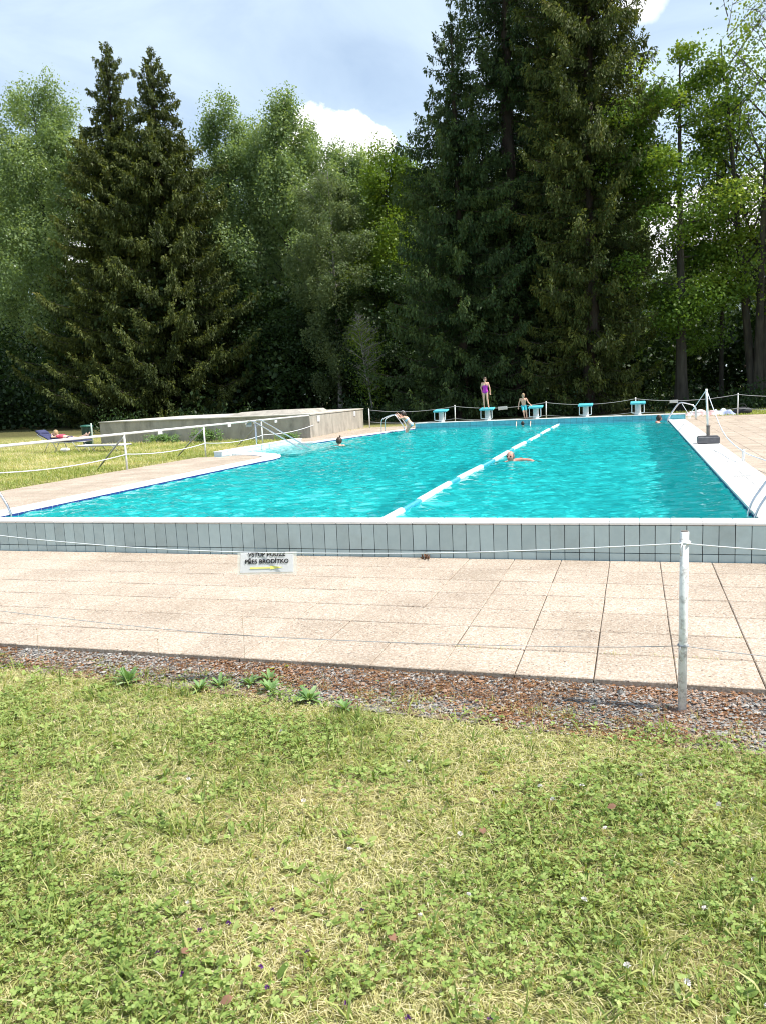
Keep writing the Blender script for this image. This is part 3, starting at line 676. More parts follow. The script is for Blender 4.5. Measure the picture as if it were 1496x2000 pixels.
mb = MB(); mb.tube([(-10.45, 36.42, .68), (-10.45, 36.445, .68)], .10, 18); tag(obj('round_sign', mb, 'paper', loc=(-10.45, 36.43, .68)), 'small round white sign on the far rope near the climbing woman', 'sign')

# ------------------------------------------------------------------ things on the lawn
def lounger(x, y, label, flat=False):
    T = thing('sun_lounger', label, 'sun lounger', (x, y, -.03))
    z = .34 if not flat else .17
    back = .32 if not flat else .02
    fr = MB()
    for k in (-.3, .3):
        fr.tube(smooth([(x-1.05, y+k, z+back), (x-.42, y+k, z), (x+1.0, y+k, z)], 3), .016, 8)
    fr.tube([(x+1.0, y-.3, z), (x+1.0, y+.3, z)], .016, 8); fr.tube([(x-1.05, y-.3, z+back), (x-1.05, y+.3, z+back)], .016, 8)
    obj('frame', fr, 'grey_steel', T, True)
    for sx, dx in ((-.55, -.25), (-.35, .18), (.55, .28)):
        lg = MB(); lg.tube([(x+sx, y-.31, z), (x+sx+dx, y-.31, -.05), (x+sx+dx, y+.31, -.05), (x+sx, y+.31, z)], .013, 8); obj('leg', lg, 'grey_steel' if sx < .5 else 'white_paint', T, True)
    cu = MB()
    def pad(p, q, w, th, b=.02):
        p, q = Vector(p), Vector(q); d = q-p; ang = math.atan2(d.z, d.x)
        cu.box((p+q)/2, (d.length, w, th), b, rot=Matrix.Rotation(-ang, 3, 'Y'))
    if not flat:
        pad((x-1.03, y, z+back+.03), (x-.43, y, z+.04), .54, .06); pad((x-.41, y, z+.035), (x+.98, y, z+.035), .54, .05)
        obj('cushion', cu, 'navy_cloth', T)
        hp = MB(); hp.box((x-1.05, y, z+back+.075), (.26, .5, .12), .04, rot=Matrix.Rotation(.5, 3, 'Y')); obj('head_pillow', hp, 'navy_cloth', T)
    else:
        pad((x-1.0, y, z+.035), (x+1.0, y, z+.02), .56, .03); obj('cushion', cu, 'sheet', T)
    return T
lounger(-20.85, 25.6, 'navy sun lounger with raised back carrying the prone sunbather')
lounger(-18.9, 25.3, 'low white sun lounger lying flat beside the navy one', True)
mb = MB()
for i in range(7):
    a = 2*PI*i/7; mb.box((-20.25+.02*math.cos(a), 24.75+.02*math.sin(a), .085), (.28, .2, .14), .05, rz=a*.15)
    break
tag(obj('towel', mb, 'sheet', loc=(-20.25, 24.75, .02)), 'folded white towel on the grass under the lounger', 'towel')
T = thing('waste_bin', 'dark green waste bin with lid on the grass by a pole', 'bin', (-22.85, 29.5, -.05))
mb = MB(); mb.lathe((-22.85, 29.5, -.05), [(.19, 0), (.21, .02), (.25, .80), (.26, .82)], 18); obj('drum', mb, 'bin', T)
mb = MB(); mb.lathe((-22.85, 29.5, .772), [(.27, 0), (.275, .04), (.25, .075), (.05, .10)], 18); obj('lid', mb, 'green_lid', T)
post('pipe_post', 'pale green pipe post standing next to the waste bin', -22.5, 29.35, -.05, .98, .035, mat('pale_green_paint', (.42, .50, .44), (.34, .42, .36), 20, .5))
def heap(name, c, d, m, label, cat, seed):
    rg = np.random.default_rng(seed); nu, nv = 22, 16; mb = MB(); vs = []
    for j in range(nv+1):
        for i in range(nu+1):
            u, v = i/nu*2-1, j/nv*2-1; e = max(0, 1-max(abs(u), abs(v))**4)
            h = e*(.45+.55*abs(math.sin(3*u+seed)*math.cos(2.3*v+seed*2)+.4*math.sin(7*u-5*v+seed)))
            vs.append((c[0]+u*d[0]/2*(1+.1*math.sin(5*v+seed)), c[1]+v*d[1]/2*(1+.1*math.sin(4*u+seed)), c[2]+h*d[2]))
    fs = [(j*(nu+1)+i, j*(nu+1)+i+1, (j+1)*(nu+1)+i+1, (j+1)*(nu+1)+i) for j in range(nv) for i in range(nu)]
    mb.add(vs, fs); return tag(obj(name, mb, m, smooth=True, loc=c), label, cat)
heap('clothes_heap', (2.75, 37.9, -.05), (1.5, .9, .30), 'towel_pink', 'crumpled white and pink clothes and towel on the grass', 'clothes', 2)
heap('towel', (3.72, 38.3, -.05), (1.0, .8, .30), 'towel', 'crumpled pale blue towel on the grass by the bag', 'towel', 4)
T = thing('bag', 'black soft bag slumped on the grass behind the cordon post', 'bag', (4.55, 38.4, -.05))
mb = MB(); mb.ball((4.55, 38.4, .10), .4, (1, .65, .48)); obj('body', mb, 'black_cloth', T, True)
mb = MB(); mb.tube(smooth([(4.35, 38.2, .25), (4.4, 38.15, .40), (4.6, 38.15, .40), (4.7, 38.2, .25)], 4), .018, 8); obj('handle', mb, 'black_cloth', T, True)
T = thing('timber_shed', 'dark timber shed under the trees beyond the terrace', 'shed', (9.2, 54, -.05))
mb = MB(); mb.box((9.4, 54, 1.0), (5.0, 2.6, 2.1)); obj('wall', mb, 'dark_wood', T)
mb = MB(); mb.box((9.4, 53.8, 2.17), (5.6, 3.4, .14), .01, rot=Matrix.Rotation(.06, 3, 'X')); obj('roof', mb, mat('shed_roof', (.12, .085, .06), (.08, .06, .045), 5, .85), T)
mb = MB(); mb.box((8.6, 52.68, .9), (.9, .05, 1.8)); obj('door', mb, 'dark_wood', T)

# ------------------------------------------------------------------ people
def capsule(mb, a, b, ra, rb, n=12):
    a, b = Vector(a), Vector(b); d = b-a
    if d.length < 1e-5: mb.ball(a, ra, nu=n, nv=8); return
    k = 5; pts, rs = [], []; u = d.normalized()
    for i in range(k+1):
        t_ = PI/2*(1-i/k); pts.append(a-u*ra*math.sin(t_)); rs.append(max(1e-4, ra*math.cos(t_)))
    for i in range(k+1):
        t_ = PI/2*i/k; pts.append(b+u*rb*math.sin(t_)); rs.append(max(1e-4, rb*math.cos(t_)))
    mb.tube(pts, rs, n)
def person(label, loc, J, s, face, up=(0, 0, 1), skin='skin', hair='hair_dark', hairlen=0, clothes=(), female=False, child=False, bald=False, group=None, parts=True, bun=False):
    """J: joints in metres relative to loc. One continuous body, voxel-fused from tapered limbs."""
    T = thing('person', label, 'person', loc, group); L = Vector(loc)
    J = {k: Vector(v) for k, v in J.items()}
    face = Vector(face).normalized(); up = Vector(up).normalized(); side = face.cross(up).normalized(); up = side.cross(face).normalized()
    hr = .105*s*(1.12 if child else 1)
    B = []                                              # (name, a, b, ra, rb)
    def bone(nm, a, b, ra, rb): B.append((nm, J[a] if isinstance(a, str) else a, J[b] if isinstance(b, str) else b, ra*s, rb*s))
    px = (J['hipR']-J['hipL']).normalized(); sx = (J['shR']-J['shL']).normalized()
    pel = (J['hipL']+J['hipR'])/2; che = (J['shL']+J['shR'])/2; waist = pel.lerp(che, .45)
    bone('pelvis', J['hipL']+px*.02*s, J['hipR']-px*.02*s, .105, .105)
    for k in (-1, 1):
        bone('belly', pel+px*.045*s*k, waist+sx*.035*s*k, .10, .088)
        bone('chest', waist+sx*.035*s*k, che+sx*.075*s*k-(che-pel).normalized()*.07*s, .092, .10)
    bone('shoulder', 'shL', 'shR', .055, .055)
    neck = J['head']-up*hr*.75
    bone('neck', che, neck, .06, .05)
    for q, S in (('L', -1), ('R', 1)):
        bone('upperarm'+q, 'sh'+q, 'el'+q, .050, .040); bone('forearm'+q, 'el'+q, 'ha'+q, .040, .028)
        bone('thigh'+q, 'hip'+q, 'kn'+q, .088, .055); bone('calf'+q, 'kn'+q, 'an'+q, .056, .036)
        hd = (J['ha'+q]-J['el'+q]).normalized(); hs = hd.cross(face); hs = hs.normalized() if hs.length > .1 else side
        hd2 = (hd+face*.12).normalized()
        palm = J['ha'+q]+hd*.045*s
        for k in (-1, 1): bone('hand'+q, J['ha'+q]+hs*.012*s*k, palm+hs*.022*s*k, .020, .018)
        for fi, (off, ln) in enumerate(((-.034, .062), (-.012, .074), (.012, .070), (.033, .054))):
            r0 = palm+hd*.012*s+hs*off*s; r1 = r0+hd2*ln*.55*s; r2 = r1+(hd2+face*.25).normalized()*ln*.5*s
            bone('hand'+q, r0, r1, .0105, .0098); bone('hand'+q, r1, r2, .0098, .0085)
        th = J['ha'+q]+hd*.015*s+hs*.03*s*S; bone('hand'+q, th, th+(hd*.8+hs*S*.8).normalized()*.05*s, .013, .0105)
        ft = J.get('toe'+q, J['an'+q]+face*.16*s-V3(0, 0, .045*s)); bone('foot'+q, J['an'+q]-V3(0, 0, .03*s), ft, .038, .028)
    mb = MB()
    for nm, a, b, ra, rb in B: capsule(mb, L+a, L+b, ra, rb)
    H = L+J['head']; Rh = Matrix((side, face, up)).transposed()
    mb.ball(H, hr, (.78, .92, 1.1), Rh, 20, 14); mb.ball(H+face*hr*.25-up*hr*.55, hr*.62, (.85, .95, .9), Rh)
    capsule(mb, H+face*hr*.86+up*hr*.10, H+face*hr*1.06-up*hr*.22, hr*.10, hr*.14)
    for k in (-1, 1): mb.ball(H+side*hr*.78*k-up*hr*.05-face*hr*.05, hr*.24, (.35, .7, 1.1), Rh)
    me = bpy.data.meshes.new('body'); me.from_pydata([tuple(Vector(p)-L) for p in mb.v], [], mb.f)
    o = bpy.data.objects.new('tmp', me); COL.objects.link(o)
    md = o.modifiers.new('r', 'REMESH'); md.mode = 'VOXEL'; md.voxel_size = .0085
    sm = o.modifiers.new('s', 'SMOOTH'); sm.factor = .5; sm.iterations = 3
    bpy.context.view_layer.update()
    me2 = bpy.data.meshes.new_from_object(o.evaluated_get(bpy.context.evaluated_depsgraph_get())); bpy.data.objects.remove(o)
    me2.name = 'body'; me2.materials.clear(); me2.materials.append(M[skin]); me2.polygons.foreach_set('use_smooth', [True]*len(me2.polygons))
    body = link('body', me2, T)
    nv = len(me2.vertices); co_ = np.empty(nv*3, np.float32); me2.vertices.foreach_get('co', co_); co_ = co_.reshape(-1, 3)
    no_ = np.array([v.normal[:] for v in me2.vertices], np.float32)
    Q = np.array([p.vertices[:] for p in me2.polygons if len(p.vertices) == 4]); fc = co_[Q].mean(1)
    hl = np.array(J['head']); names = [b[0] for b in B]+['head']
    ds, ts = [], []
    for nm, a, b, ra, rb in B:
        a, b = np.array(a), np.array(b); d = b-a; tt = np.clip(((fc-a)@d)/max(d@d, 1e-9), 0, 1)
        ds.append(np.linalg.norm(fc-(a+tt[:, None]*d), axis=1)-(ra+(rb-ra)*tt)); ts.append(tt)
    ds.append(np.linalg.norm(fc-hl, axis=1)-hr*1.02); ts.append(np.zeros(len(fc)))
    ds, ts = np.array(ds), np.array(ts); bi = ds.argmin(0); bt = ts[bi, np.arange(len(fc))]; bn = np.array(names)[bi]
    def shell(nm, msk, off, m):
        F = Q[msk]
        if not len(F): return
        u_, iv = np.unique(F, return_inverse=True); npobj(nm, co_[u_]+no_[u_]*off+np.array(L), iv.reshape(F.shape), m, None, body if nm != 'hair' else T, True)
    for nm, sel, m, off in clothes:
        msk = np.zeros(len(fc), bool)
        for bone_, a, b in sel: msk |= (bn == bone_) & (bt >= a) & (bt <= b)
        F = Q[msk]; u_, iv = np.unique(F, return_inverse=True)
        if len(F): npobj(nm, co_[u_]+no_[u_]*off*s+np.array(L), iv.reshape(F.shape), m, None, T, True)
    rel = fc-hl; fz = rel@np.array(face)/hr; uz = rel@np.array(up)/hr
    sz_ = np.abs(rel@np.array(side))/hr
    hm = (np.linalg.norm(rel, axis=1) < hr*1.35) & (((fz < .15) & (uz > -.75)) | ((uz > .34) & (fz < .84)) | ((sz_ > .58) & (fz < .42) & (uz > -.35)))
    if bald: hm &= (uz < .6) & (uz > -.45) & (fz < .30)
    shell('hair', hm, .016*s if not bald else .006*s, hair)
    if hairlen:
        hb = MB(); c0 = H-face*hr*.8+up*hr*.1
        capsule(hb, c0, c0-up*hairlen*.6*s-face*.02*s, hr*.55, hr*.42); capsule(hb, c0-up*hairlen*.6*s-face*.02*s, c0-up*hairlen*s, hr*.42, hr*.2); obj('long_hair', hb, hair, T, True)
    if bun:
        hb = MB(); capsule(hb, H+up*hr*.95+side*hr*.3, H+up*hr*1.6+side*hr*.45, hr*.3, hr*.2); obj('hair_bun', hb, hair, T, True)
    if parts:
        for k in (-1, 1):
            e = MB(); e.ball(H+face*hr*.86+side*hr*.33*k+up*hr*.06, hr*.17, (1.3, .6, .7), Rh); obj('eye', e, 'eye', T, True)
        e = MB(); e.ball(H+face*hr*.86-up*hr*.55, hr*.24, (1.5, .5, .4), Rh); obj('mouth', e, 'lip', T, True)
    return T
def pose(h, **kw):
    s = h/1.7
    d = dict(hipL=(-.085*s, 0, .90*s), hipR=(.085*s, 0, .90*s), shL=(-.165*s, 0, 1.37*s), shR=(.165*s, 0, 1.37*s), head=(0, -.01*s, 1.575*s),
             elL=(-.215*s, .02*s, 1.09*s), elR=(.215*s, .02*s, 1.09*s), haL=(-.235*s, -.05*s, .86*s), haR=(.235*s, -.05*s, .86*s),
             knL=(-.10*s, -.01*s, .49*s), knR=(.10*s, -.01*s, .49*s), anL=(-.10*s, .02*s, .085*s), anR=(.10*s, .02*s, .085*s))
    d.update(kw); return d, s
ALLT = [('pelvis', 0, 1), ('belly', 0, 1), ('chest', 0, .72)]
# facing the camera means -Y, so the figure's 'L' joints at -X are its right hand; only the look matters
Jg, s = pose(1.33, haL=(-.15, .05, .72), elL=(-.19, .06, .88), haR=(.215, -.01, .66), elR=(.195, .01, .86), knL=(-.075, -.01, .385), knR=(.085, -.015, .385), anL=(-.06, .02, .065), anR=(.13, -.01, .065))
person('girl in a magenta swimsuit standing on a starting block', (-6.20, 34.74, .775), Jg, s, (.3, -1, -.05), skin='skin', hair='hair_brown', hairlen=.12,
       clothes=[('swimsuit', ALLT, 'magenta', .008)], child=True, female=True)
Jb, s = pose(1.13, hipL=(-.075, .05, .55), hipR=(.055, .05, .55), shL=(-.15, .0, .86), shR=(.10, .02, .86), head=(-.02, -.03, 1.01), elL=(-.215, .05, .68), haL=(-.235, -.02, .50), elR=(.18, .02, .70), haR=(.29, -.05, .60),
             knL=(-.01, -.09, .31), knR=(.10, -.07, .32), anL=(.02, .02, .07), anR=(.11, .02, .07))
person('boy in cyan swim trunks balancing on the turquoise wall edge', (-4.52, 34.62, .24), Jb, s, (.55, -1, 0), skin='skin', hair='hair_fair', child=True,
       clothes=[('swim_trunks', [('pelvis', 0, 1), ('belly', 0, .25), ('thighL', 0, .8), ('thighR', 0, .8)], 'cyan_cloth', .012)])
s = 1.15/1.7     # child in the water hanging on the wall top with both hands
Jc = dict(hipL=(-.07, -.02, -.52), hipR=(.07, -.02, -.52), shL=(-.13, .0, -.10), shR=(.13, .0, -.10), head=(0, .0, .11), elL=(-.29, .08, -.03), elR=(.30, .08, -.03), haL=(-.31, .33, .235), haR=(.30, .33, .235),
          knL=(-.07, -.1, -.72), knR=(.07, -.1, -.72), anL=(-.07, .05, -.77), anR=(.07, .05, -.77))
person('dark haired child in the water hanging from the wall with both hands', (-4.52, 34.12, ZW), Jc, s, (.0, 1, .1), skin='skin_pale', hair='hair_dark', child=True, parts=False)
# woman climbing out at the far ladder, bent forward over the rails
s = .93
Jw = dict(hipL=(.16, .02, .30), hipR=(.16, -.14, .30), shL=(-.08, .10, .60), shR=(-.08, -.22, .60), head=(-.17, -.08, .74), elL=(-.28, .18, .58), elR=(-.26, -.27, .56), haL=(-.40, .15, .72), haR=(-.38, -.20, .70),
          knL=(-.10, .05, .02), knR=(-.06, -.16, -.10), anL=(.10, .05, -.35), anR=(.12, -.16, -.5))
person('woman in a pale blue bikini climbing out at the arched ladder', (-9.06, 32.25, -.02), Jw, s, (-1, -.2, -.35), skin='skin', hair='hair_dark', hairlen=.16, female=True,
       clothes=[('bikini_bottom', [('pelvis', 0, 1), ('belly', 0, .12)], 'pale_blue_cloth', .007), ('bikini_top', [('chest', .35, .8)], 'pale_blue_cloth', .007)])
# man swimming along the lane rope towards the viewer, an arm stretched out
Jm = dict(hipL=(.02, .72, -.40), hipR=(.20, .72, -.40), shL=(-.14, .06, -.05), shR=(.20, .10, .015), head=(0, -.06, .115), elL=(-.34, -.10, -.14), elR=(.42, .02, .01), haL=(-.40, -.32, -.16), haR=(.62, -.10, -.055),
          knL=(.0, 1.1, -.5), knR=(.22, 1.1, -.5), anL=(.0, 1.5, -.45), anR=(.22, 1.5, -.45))
person('balding man swimming beside the lane rope with an arm outstretched', (-2.60, 17.55, ZW), Jm, 1.0, (-.25, -1, .05), skin='skin_red', hair='hair_grey', bald=True)
Js = dict(hipL=(-.09, .35, -.48), hipR=(.09, .35, -.48), shL=(-.15, .05, -.035), shR=(.15, .05, -.02), head=(-.02, .08, .155), elL=(-.30, .12, -.14), elR=(.32, .12, -.12), haL=(-.25, .35, -.15), haR=(.27, .35, -.15),
          knL=(-.1, .2, -.7), knR=(.1, .2, -.7), anL=(-.1, -.1, -.72), anR=(.1, -.1, -.72))
person('swimmer with pinned up dark hair seen from behind near the inlet', (-9.26, 24.55, ZW), Js, .98, (-.2, 1, 0), skin='skin', hair='hair_brown', female=True, parts=False, bun=True)
Jt = {k: (v[1], -v[0], v[2]) for k, v in Js.items()}; Jt['head'] = (.06, .0, .175); Jt['shL'] = (-.02, .19, .02); Jt['shR'] = (-.02, -.19, .02)
person('dark haired swimmer with sunburnt shoulders by the turquoise wall corner', (.86, 33.1, ZW), Jt, 1.0, (1, .25, 0), skin='skin_red', hair='hair_dark', parts=True)
# sunbather lying prone on the lounger, propped on the raised back, feet up
Jl = dict(hipL=(.15, .09, .10), hipR=(.15, -.09, .10), shL=(-.30, .16, .20), shR=(-.30, -.16, .20), head=(-.50, 0, .34), elL=(-.52, .2, .18), elR=(-.52, -.2, .18), haL=(-.62, .06, .25), haR=(-.62, -.06, .25),
          knL=(.56, .09, .08), knR=(.56, -.09, .08), anL=(.88, .09, .22), anR=(.86, -.09, .20), toeL=(.98, .09, .30), toeR=(.97, -.09, .28))
person('sunbather in a coral pink top lying prone on the navy lounger', (-20.78, 25.6, .36), Jl, .93, (-.75, -.5, .1), up=(-.3, 0, 1), skin='skin_pale', hair='hair_fair', female=True,
       clothes=[('pink_top', [('chest', .3, 1), ('shoulder', 0, 1)], 'pink_cloth', .009), ('bikini_bottom', [('pelvis', 0, 1), ('belly', 0, .1)], 'navy_cloth', .008)])

# ------------------------------------------------------------------ trees
def rhomb(C, Dv, Sv, L, W, bend=0):
    """leaf-sized rhombi: base C, direction Dv, side Sv, length L, width W"""
    n = len(C); L = L[:, None]; W = W[:, None]
    V = np.stack([C, C+Dv*L*.45+Sv*W*.5, C+Dv*L, C+Dv*L*.45-Sv*W*.5], 1).reshape(-1, 3)
    return V, np.arange(n*4).reshape(n, 4)
def unit(v): return v/np.maximum(np.linalg.norm(v, axis=-1, keepdims=True), 1e-9)
def spruce_mesh(name, seed, H, prof, z0, m, per_m=34, step=.66, hang=.85, sparse=0, dead=0, fat=1.0):
    rg = np.random.default_rng(seed); C, Dv, Sv, L, W, T = [], [], [], [], [], []; br = MB()
    z = z0; zs = []
    while z < H-.25: zs.append(z); z += step*(1-.35*z/H)*rg.uniform(.8, 1.2)
    pz = [p[0] for p in prof]; pr = [p[1] for p in prof]
    for z in zs:
        r = float(np.interp(z/H, pz, pr)); nb = int(rg.integers(7, 10)) if z < .76*H else int(rg.integers(3, 6))
        a0 = rg.uniform(0, 7)
        for b in range(nb):
            if rg.random() < sparse: continue
            az = a0+2*PI*b/nb+rg.normal(0, .25); Lb = r*rg.uniform(.6, 1.12)*(1.18 if rg.random() < .15 else 1); f = z/H
            rise = -.12-.22*(1-f) + max(0, f-.8)*3.0; tip = .42*(1-f*.5)
            n = max(12, int(Lb*per_m*1.9)); s_ = rg.uniform(.02, 1, n)**.85
            rad = np.array([math.cos(az), math.sin(az), 0]); tan = np.array([-rad[1], rad[0], 0])
            nt_ = max(3, int(Lb*5)); ts = rg.uniform(.05, 1, nt_); tl = rg.choice([-1, 1], nt_)*rg.uniform(.2, 1, nt_)*(.15+.45*np.sin(PI*np.clip(ts, 0, 1)*.9)*min(Lb, 3.2)*.42)
            ti = rg.integers(0, nt_, n); side_ = rg.random(n) < .62; v_ = rg.uniform(.1, 1, n)
            s_ = np.where(side_, np.clip(ts[ti]+v_*.12, 0, 1.05), s_); lat = np.where(side_, tl[ti]*v_, rg.normal(0, .06, n))
            P = np.outer(s_*Lb, rad); P[:, 2] = z+Lb*(rise*s_-.16*s_**2+tip*s_**4)
            P += np.outer(lat, tan)+rg.normal(0, .03, (n, 3)); P[:, 2] -= np.abs(lat)*.38
            top_ = rg.random(n) < .36; drop = rg.uniform(0, .42, n)*hang*np.where(top_, 0, 1)*min(1, .4+r/4)
            P[:, 2] -= drop
            d = np.outer(rg.uniform(.1, .8, n), rad)+np.outer(np.sign(lat)*rg.uniform(0, .5, n), tan)
            d[:, 2] -= np.where(top_, rg.uniform(-.35, .35, n), rg.uniform(.8, 2.0, n))
            d = unit(d+rg.normal(0, .12, (n, 3)))
            sv = unit(np.cross(d, rg.normal(0, 1, (n, 3))))
            ln = fat*rg.uniform(.11, .26, n)*(.65+.35*min(1, r/2.5)); C.append(P); Dv.append(d); Sv.append(sv); L.append(ln); W.append(ln*rg.uniform(.30, .48, n))
            T.append(np.clip(rg.normal(.34, .14, n)+.40*(s_-.5)+.20*top_+rg.normal(0, .10), 0, 1))  # tips paler with new growth; bough tops lightened to imitate sunlit edges
            if Lb > .8:
                q = np.linspace(0, .93, 5); bp = [(rad[0]*Lb*u, rad[1]*Lb*u, z+Lb*(rise*u-.16*u*u+tip*u**4)) for u in q]
                br.tube(bp, [max(.012, .03*Lb/4*(1-u*.8)+.008) for u in q], 4, False)
    for k in range(dead):
        az = rg.uniform(0, 7); z = rg.uniform(z0*.3, H*.9); Lb = rg.uniform(.8, 2.2)
        br.tube([(0, 0, z), (math.cos(az)*Lb, math.sin(az)*Lb, z+rg.uniform(-.3, .2)*Lb)], [.02, .006], 4, False)
    C, Dv, Sv = map(np.concatenate, (C, Dv, Sv)); L, W, T = map(np.concatenate, (L, W, T))
    V, F = rhomb(C, Dv, Sv, L, W)
    return V, F, T, br
def make_spruce(label, x, y, seed, H, prof, z0, m, r0=.32, group=None, **kw):
    T_ = thing('spruce_tree', label, 'tree', (x, y, -.06), group); o = np.array([x, y, -.06])
    V, F, t_, br = spruce_mesh('s', seed, H, prof, z0, m, **kw)
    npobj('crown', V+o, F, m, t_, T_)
    mb = MB(); rg = random.Random(seed)
    for p in range(0, 1): pass
    br.v = [(a+x, b+y, c-.06) for a, b, c in br.v]
    mb.v, mb.f, mb.t = br.v, br.f, br.t
    zz = np.linspace(0, H-.1, 14); rr = [r0*(1-zq/H)**.85*(1.0+.45*math.exp(-zq*1.6))+.012 for zq in zz]
    mb.tube([(x+.06*math.sin(zq*.3+seed), y+.06*math.cos(zq*.27+seed), -.1+zq) for zq in zz], rr, 12)
    obj('trunk', mb, 'bark_dark', T_, False)
    return T_
def make_broadleaf(name, label, x, y, seed, H, cz, R_, m, nleaf=50000, size=.15, nclump=260, bark='bark', kind='poplar', r0=.22, group=None, lean=0, cl=.55, stems=1, gap=0, topbare=0):
    """limbs first, then clumps of leaf-sized faces strung along them"""
    rg = np.random.default_rng(seed); T_ = thing(name, label, 'tree', (x, y, -.06), group); mb = MB(); K = []
    zt = H
    def R_at(z):
        f = (z-cz)/(H-cz); f = min(max(f, 0), 1)
        if kind == 'poplar': return R_*min(1, (f/.16+.25))**.5*(1-f)**.62*1.18+.25
        if kind == 'birch': return R_*(math.sin(PI*min(1, f*.93+.07))**.7)*(1-.25*f)
        return R_*(math.sin(PI*min(1, f*.86+.12))**.5)
    for sN in range(stems):
        sa = rg.uniform(0, 7); so_ = (.25+.15*sN)*(stems > 1); pts = []
        for i in range(12):
            f = i/11; z = f*H*(.97 if sN == 0 else rg.uniform(.8, .95)/1)
            sp = so_*(.25+6.5*f) if stems > 1 else 0
            pts.append((x+lean*f*H+sp*math.cos(sa)+.10*math.sin(3*f+seed), y+sp*math.sin(sa)+.10*math.cos(4*f+seed), -.1+z))
        mb.tube(pts, [r0*(1-.93*i/11)*(1+.5*math.exp(-i*1.3))/(1 if stems == 1 else 1.25)+.01 for i in range(12)], 10)
        nl = int((62 if kind != 'maple' else 38)*(1 if stems == 1 else .5))
        for i in range(nl):
            z = cz*.8+(H*.94-cz*.8)*(i+rg.random())/nl; f = z/H
            base = Vector(pts[min(11, int(f*11))]); base.z = z
            az = rg.uniform(0, 7); r = R_at(min(H, z+.6))*rg.uniform(.55, 1.0)
            ris = {'poplar': rg.uniform(.8, 1.5), 'birch': rg.uniform(.5, 1.0), 'maple': rg.uniform(.25, .8)}[kind]
            tip = Vector((base.x+math.cos(az)*r, base.y+math.sin(az)*r, min(H*.99, z+r*ris)))
            mid = base.lerp(tip, .5)+V3(0, 0, -.08*r)
            mb.tube([base, mid, tip], [.05*(1-f)*r0/.2+.02, .03*(1-f)+.015, .008], 5, False)
            K += [(mid, .8), (mid.lerp(tip, .5), 1), (tip, 1.1)]
            for q in range(4 if kind != 'maple' else 3):
                a2 = az+rg.normal(0, .9); b2 = mid.lerp(tip, rg.uniform(.1, .9)); rr = r*rg.uniform(.2, .5)+.25
                t2 = b2+V3(math.cos(a2)*rr, math.sin(a2)*rr, rr*rg.uniform(.1, 1.0 if kind == 'poplar' else .6))
                mb.tube([b2, t2], [.018, .006], 4, False); K.append((t2, .9))
    obj('trunk', mb, bark, T_, False)
    if topbare: K = [k for k in K if k[0].z < H*(1-topbare) or rg.random() < .25]
    if gap: K = [k for k in K if rg.random() > gap]
    P = np.array([k[0][:] for k in K]); wgt = np.array([k[1]*min(1, max(.22, (H-k[0].z)/(.22*(H-cz)))) for k in K])*rg.uniform(.4, 1.6, len(K)); ci = rg.choice(len(K), nleaf, p=wgt/wgt.sum())
    sg = cl*rg.uniform(.6, 1.3, len(K))*np.clip(1.25-.6*(P[:, 2]-cz)/(H-cz), .5, 1)
    g = rg.normal(0, 1, (nleaf, 3))*sg[ci][:, None]
    gl_ = np.linalg.norm(g, axis=1)/sg[ci]; g *= np.minimum(1, 1.75/np.maximum(gl_, 1e-6))[:, None]
    if kind == 'birch': g[:, 2] = -np.abs(g[:, 2])*2.4; g[:, :2] *= .75
    elif kind == 'poplar': g[:, 2] *= 1.7
    else: g[:, 2] *= .55
    C = P[ci]+g; C[:, 2] = np.maximum(C[:, 2], .6)
    d = unit(rg.normal(0, 1, (nleaf, 3))+np.array([0, 0, -.7 if kind != 'maple' else -.3])); nr = unit(rg.normal(0, .5, (nleaf, 3))+g*.5/max(cl, .1)+np.array([0, 0, 1.0 if kind == 'maple' else .7]))
    sv = unit(np.cross(d, nr)); L = rg.uniform(.7, 1.3, nleaf)*size
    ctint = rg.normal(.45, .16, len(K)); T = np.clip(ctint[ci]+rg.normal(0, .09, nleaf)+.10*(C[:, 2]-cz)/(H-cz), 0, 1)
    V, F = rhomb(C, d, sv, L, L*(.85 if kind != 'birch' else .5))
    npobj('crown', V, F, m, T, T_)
    return T_
PR_COL = [(0, .75), (.12, 3.3), (.3, 3.7), (.55, 3.5), (.7, 3.1), (.85, 1.9), (.95, .8), (1, .1)]
PR_S1 = [(0, 3.6), (.1, 4.3), (.25, 4.3), (.45, 3.7), (.65, 2.9), (.82, 1.8), (.93, .9), (1, .1)]
PR_CONE = [(0, 6.8), (.15, 7.6), (.3, 6.8), (.5, 5.2), (.65, 4.3), (.74, 3.7), (.79, 2.2), (.9, 1.5), (.97, .6), (1, .05)]
make_spruce('dark bluish spruce with drooping boughs, shortest of the spruces behind the blocks', -9.5, 46.2, 11, 22.3, PR_S1, 1.3, 'spruce_blue', .36, per_m=97)
make_spruce('tall dark spruce with a thick bare lower trunk behind the girl', -6.9, 48.6, 12, 33.5, PR_COL, 2.6, 'spruce_blue', .62, per_m=81, sparse=.30, dead=90)
make_spruce('tallest olive green spruce with hanging boughs beside the yellow-green maple', -2.3, 46.0, 13, 33.5, [(0, 2.2), (.1, 3.1), (.3, 3.5), (.55, 3.5), (.7, 3.1), (.85, 1.9), (1, .1)], 1.4, 'spruce_brown', .50, per_m=97)
make_spruce('slim dark spruce filling the gap between the two tall ones', -4.7, 51.5, 14, 30, PR_COL, 3.0, 'spruce', .42, per_m=70)
make_spruce('broad olive spruce behind the concrete block, taller of the twin tops', -41.3, 60.5, 15, 31.5, PR_CONE, 1.0, 'spruce_brown', .48, per_m=81, step=.62, fat=1.4)
make_spruce('broad olive spruce with the lower of the twin tops', -36.6, 59.6, 16, 30.0, PR_CONE, 1.0, 'spruce_brown', .45, per_m=81, step=.62, fat=1.4)
P = make_broadleaf
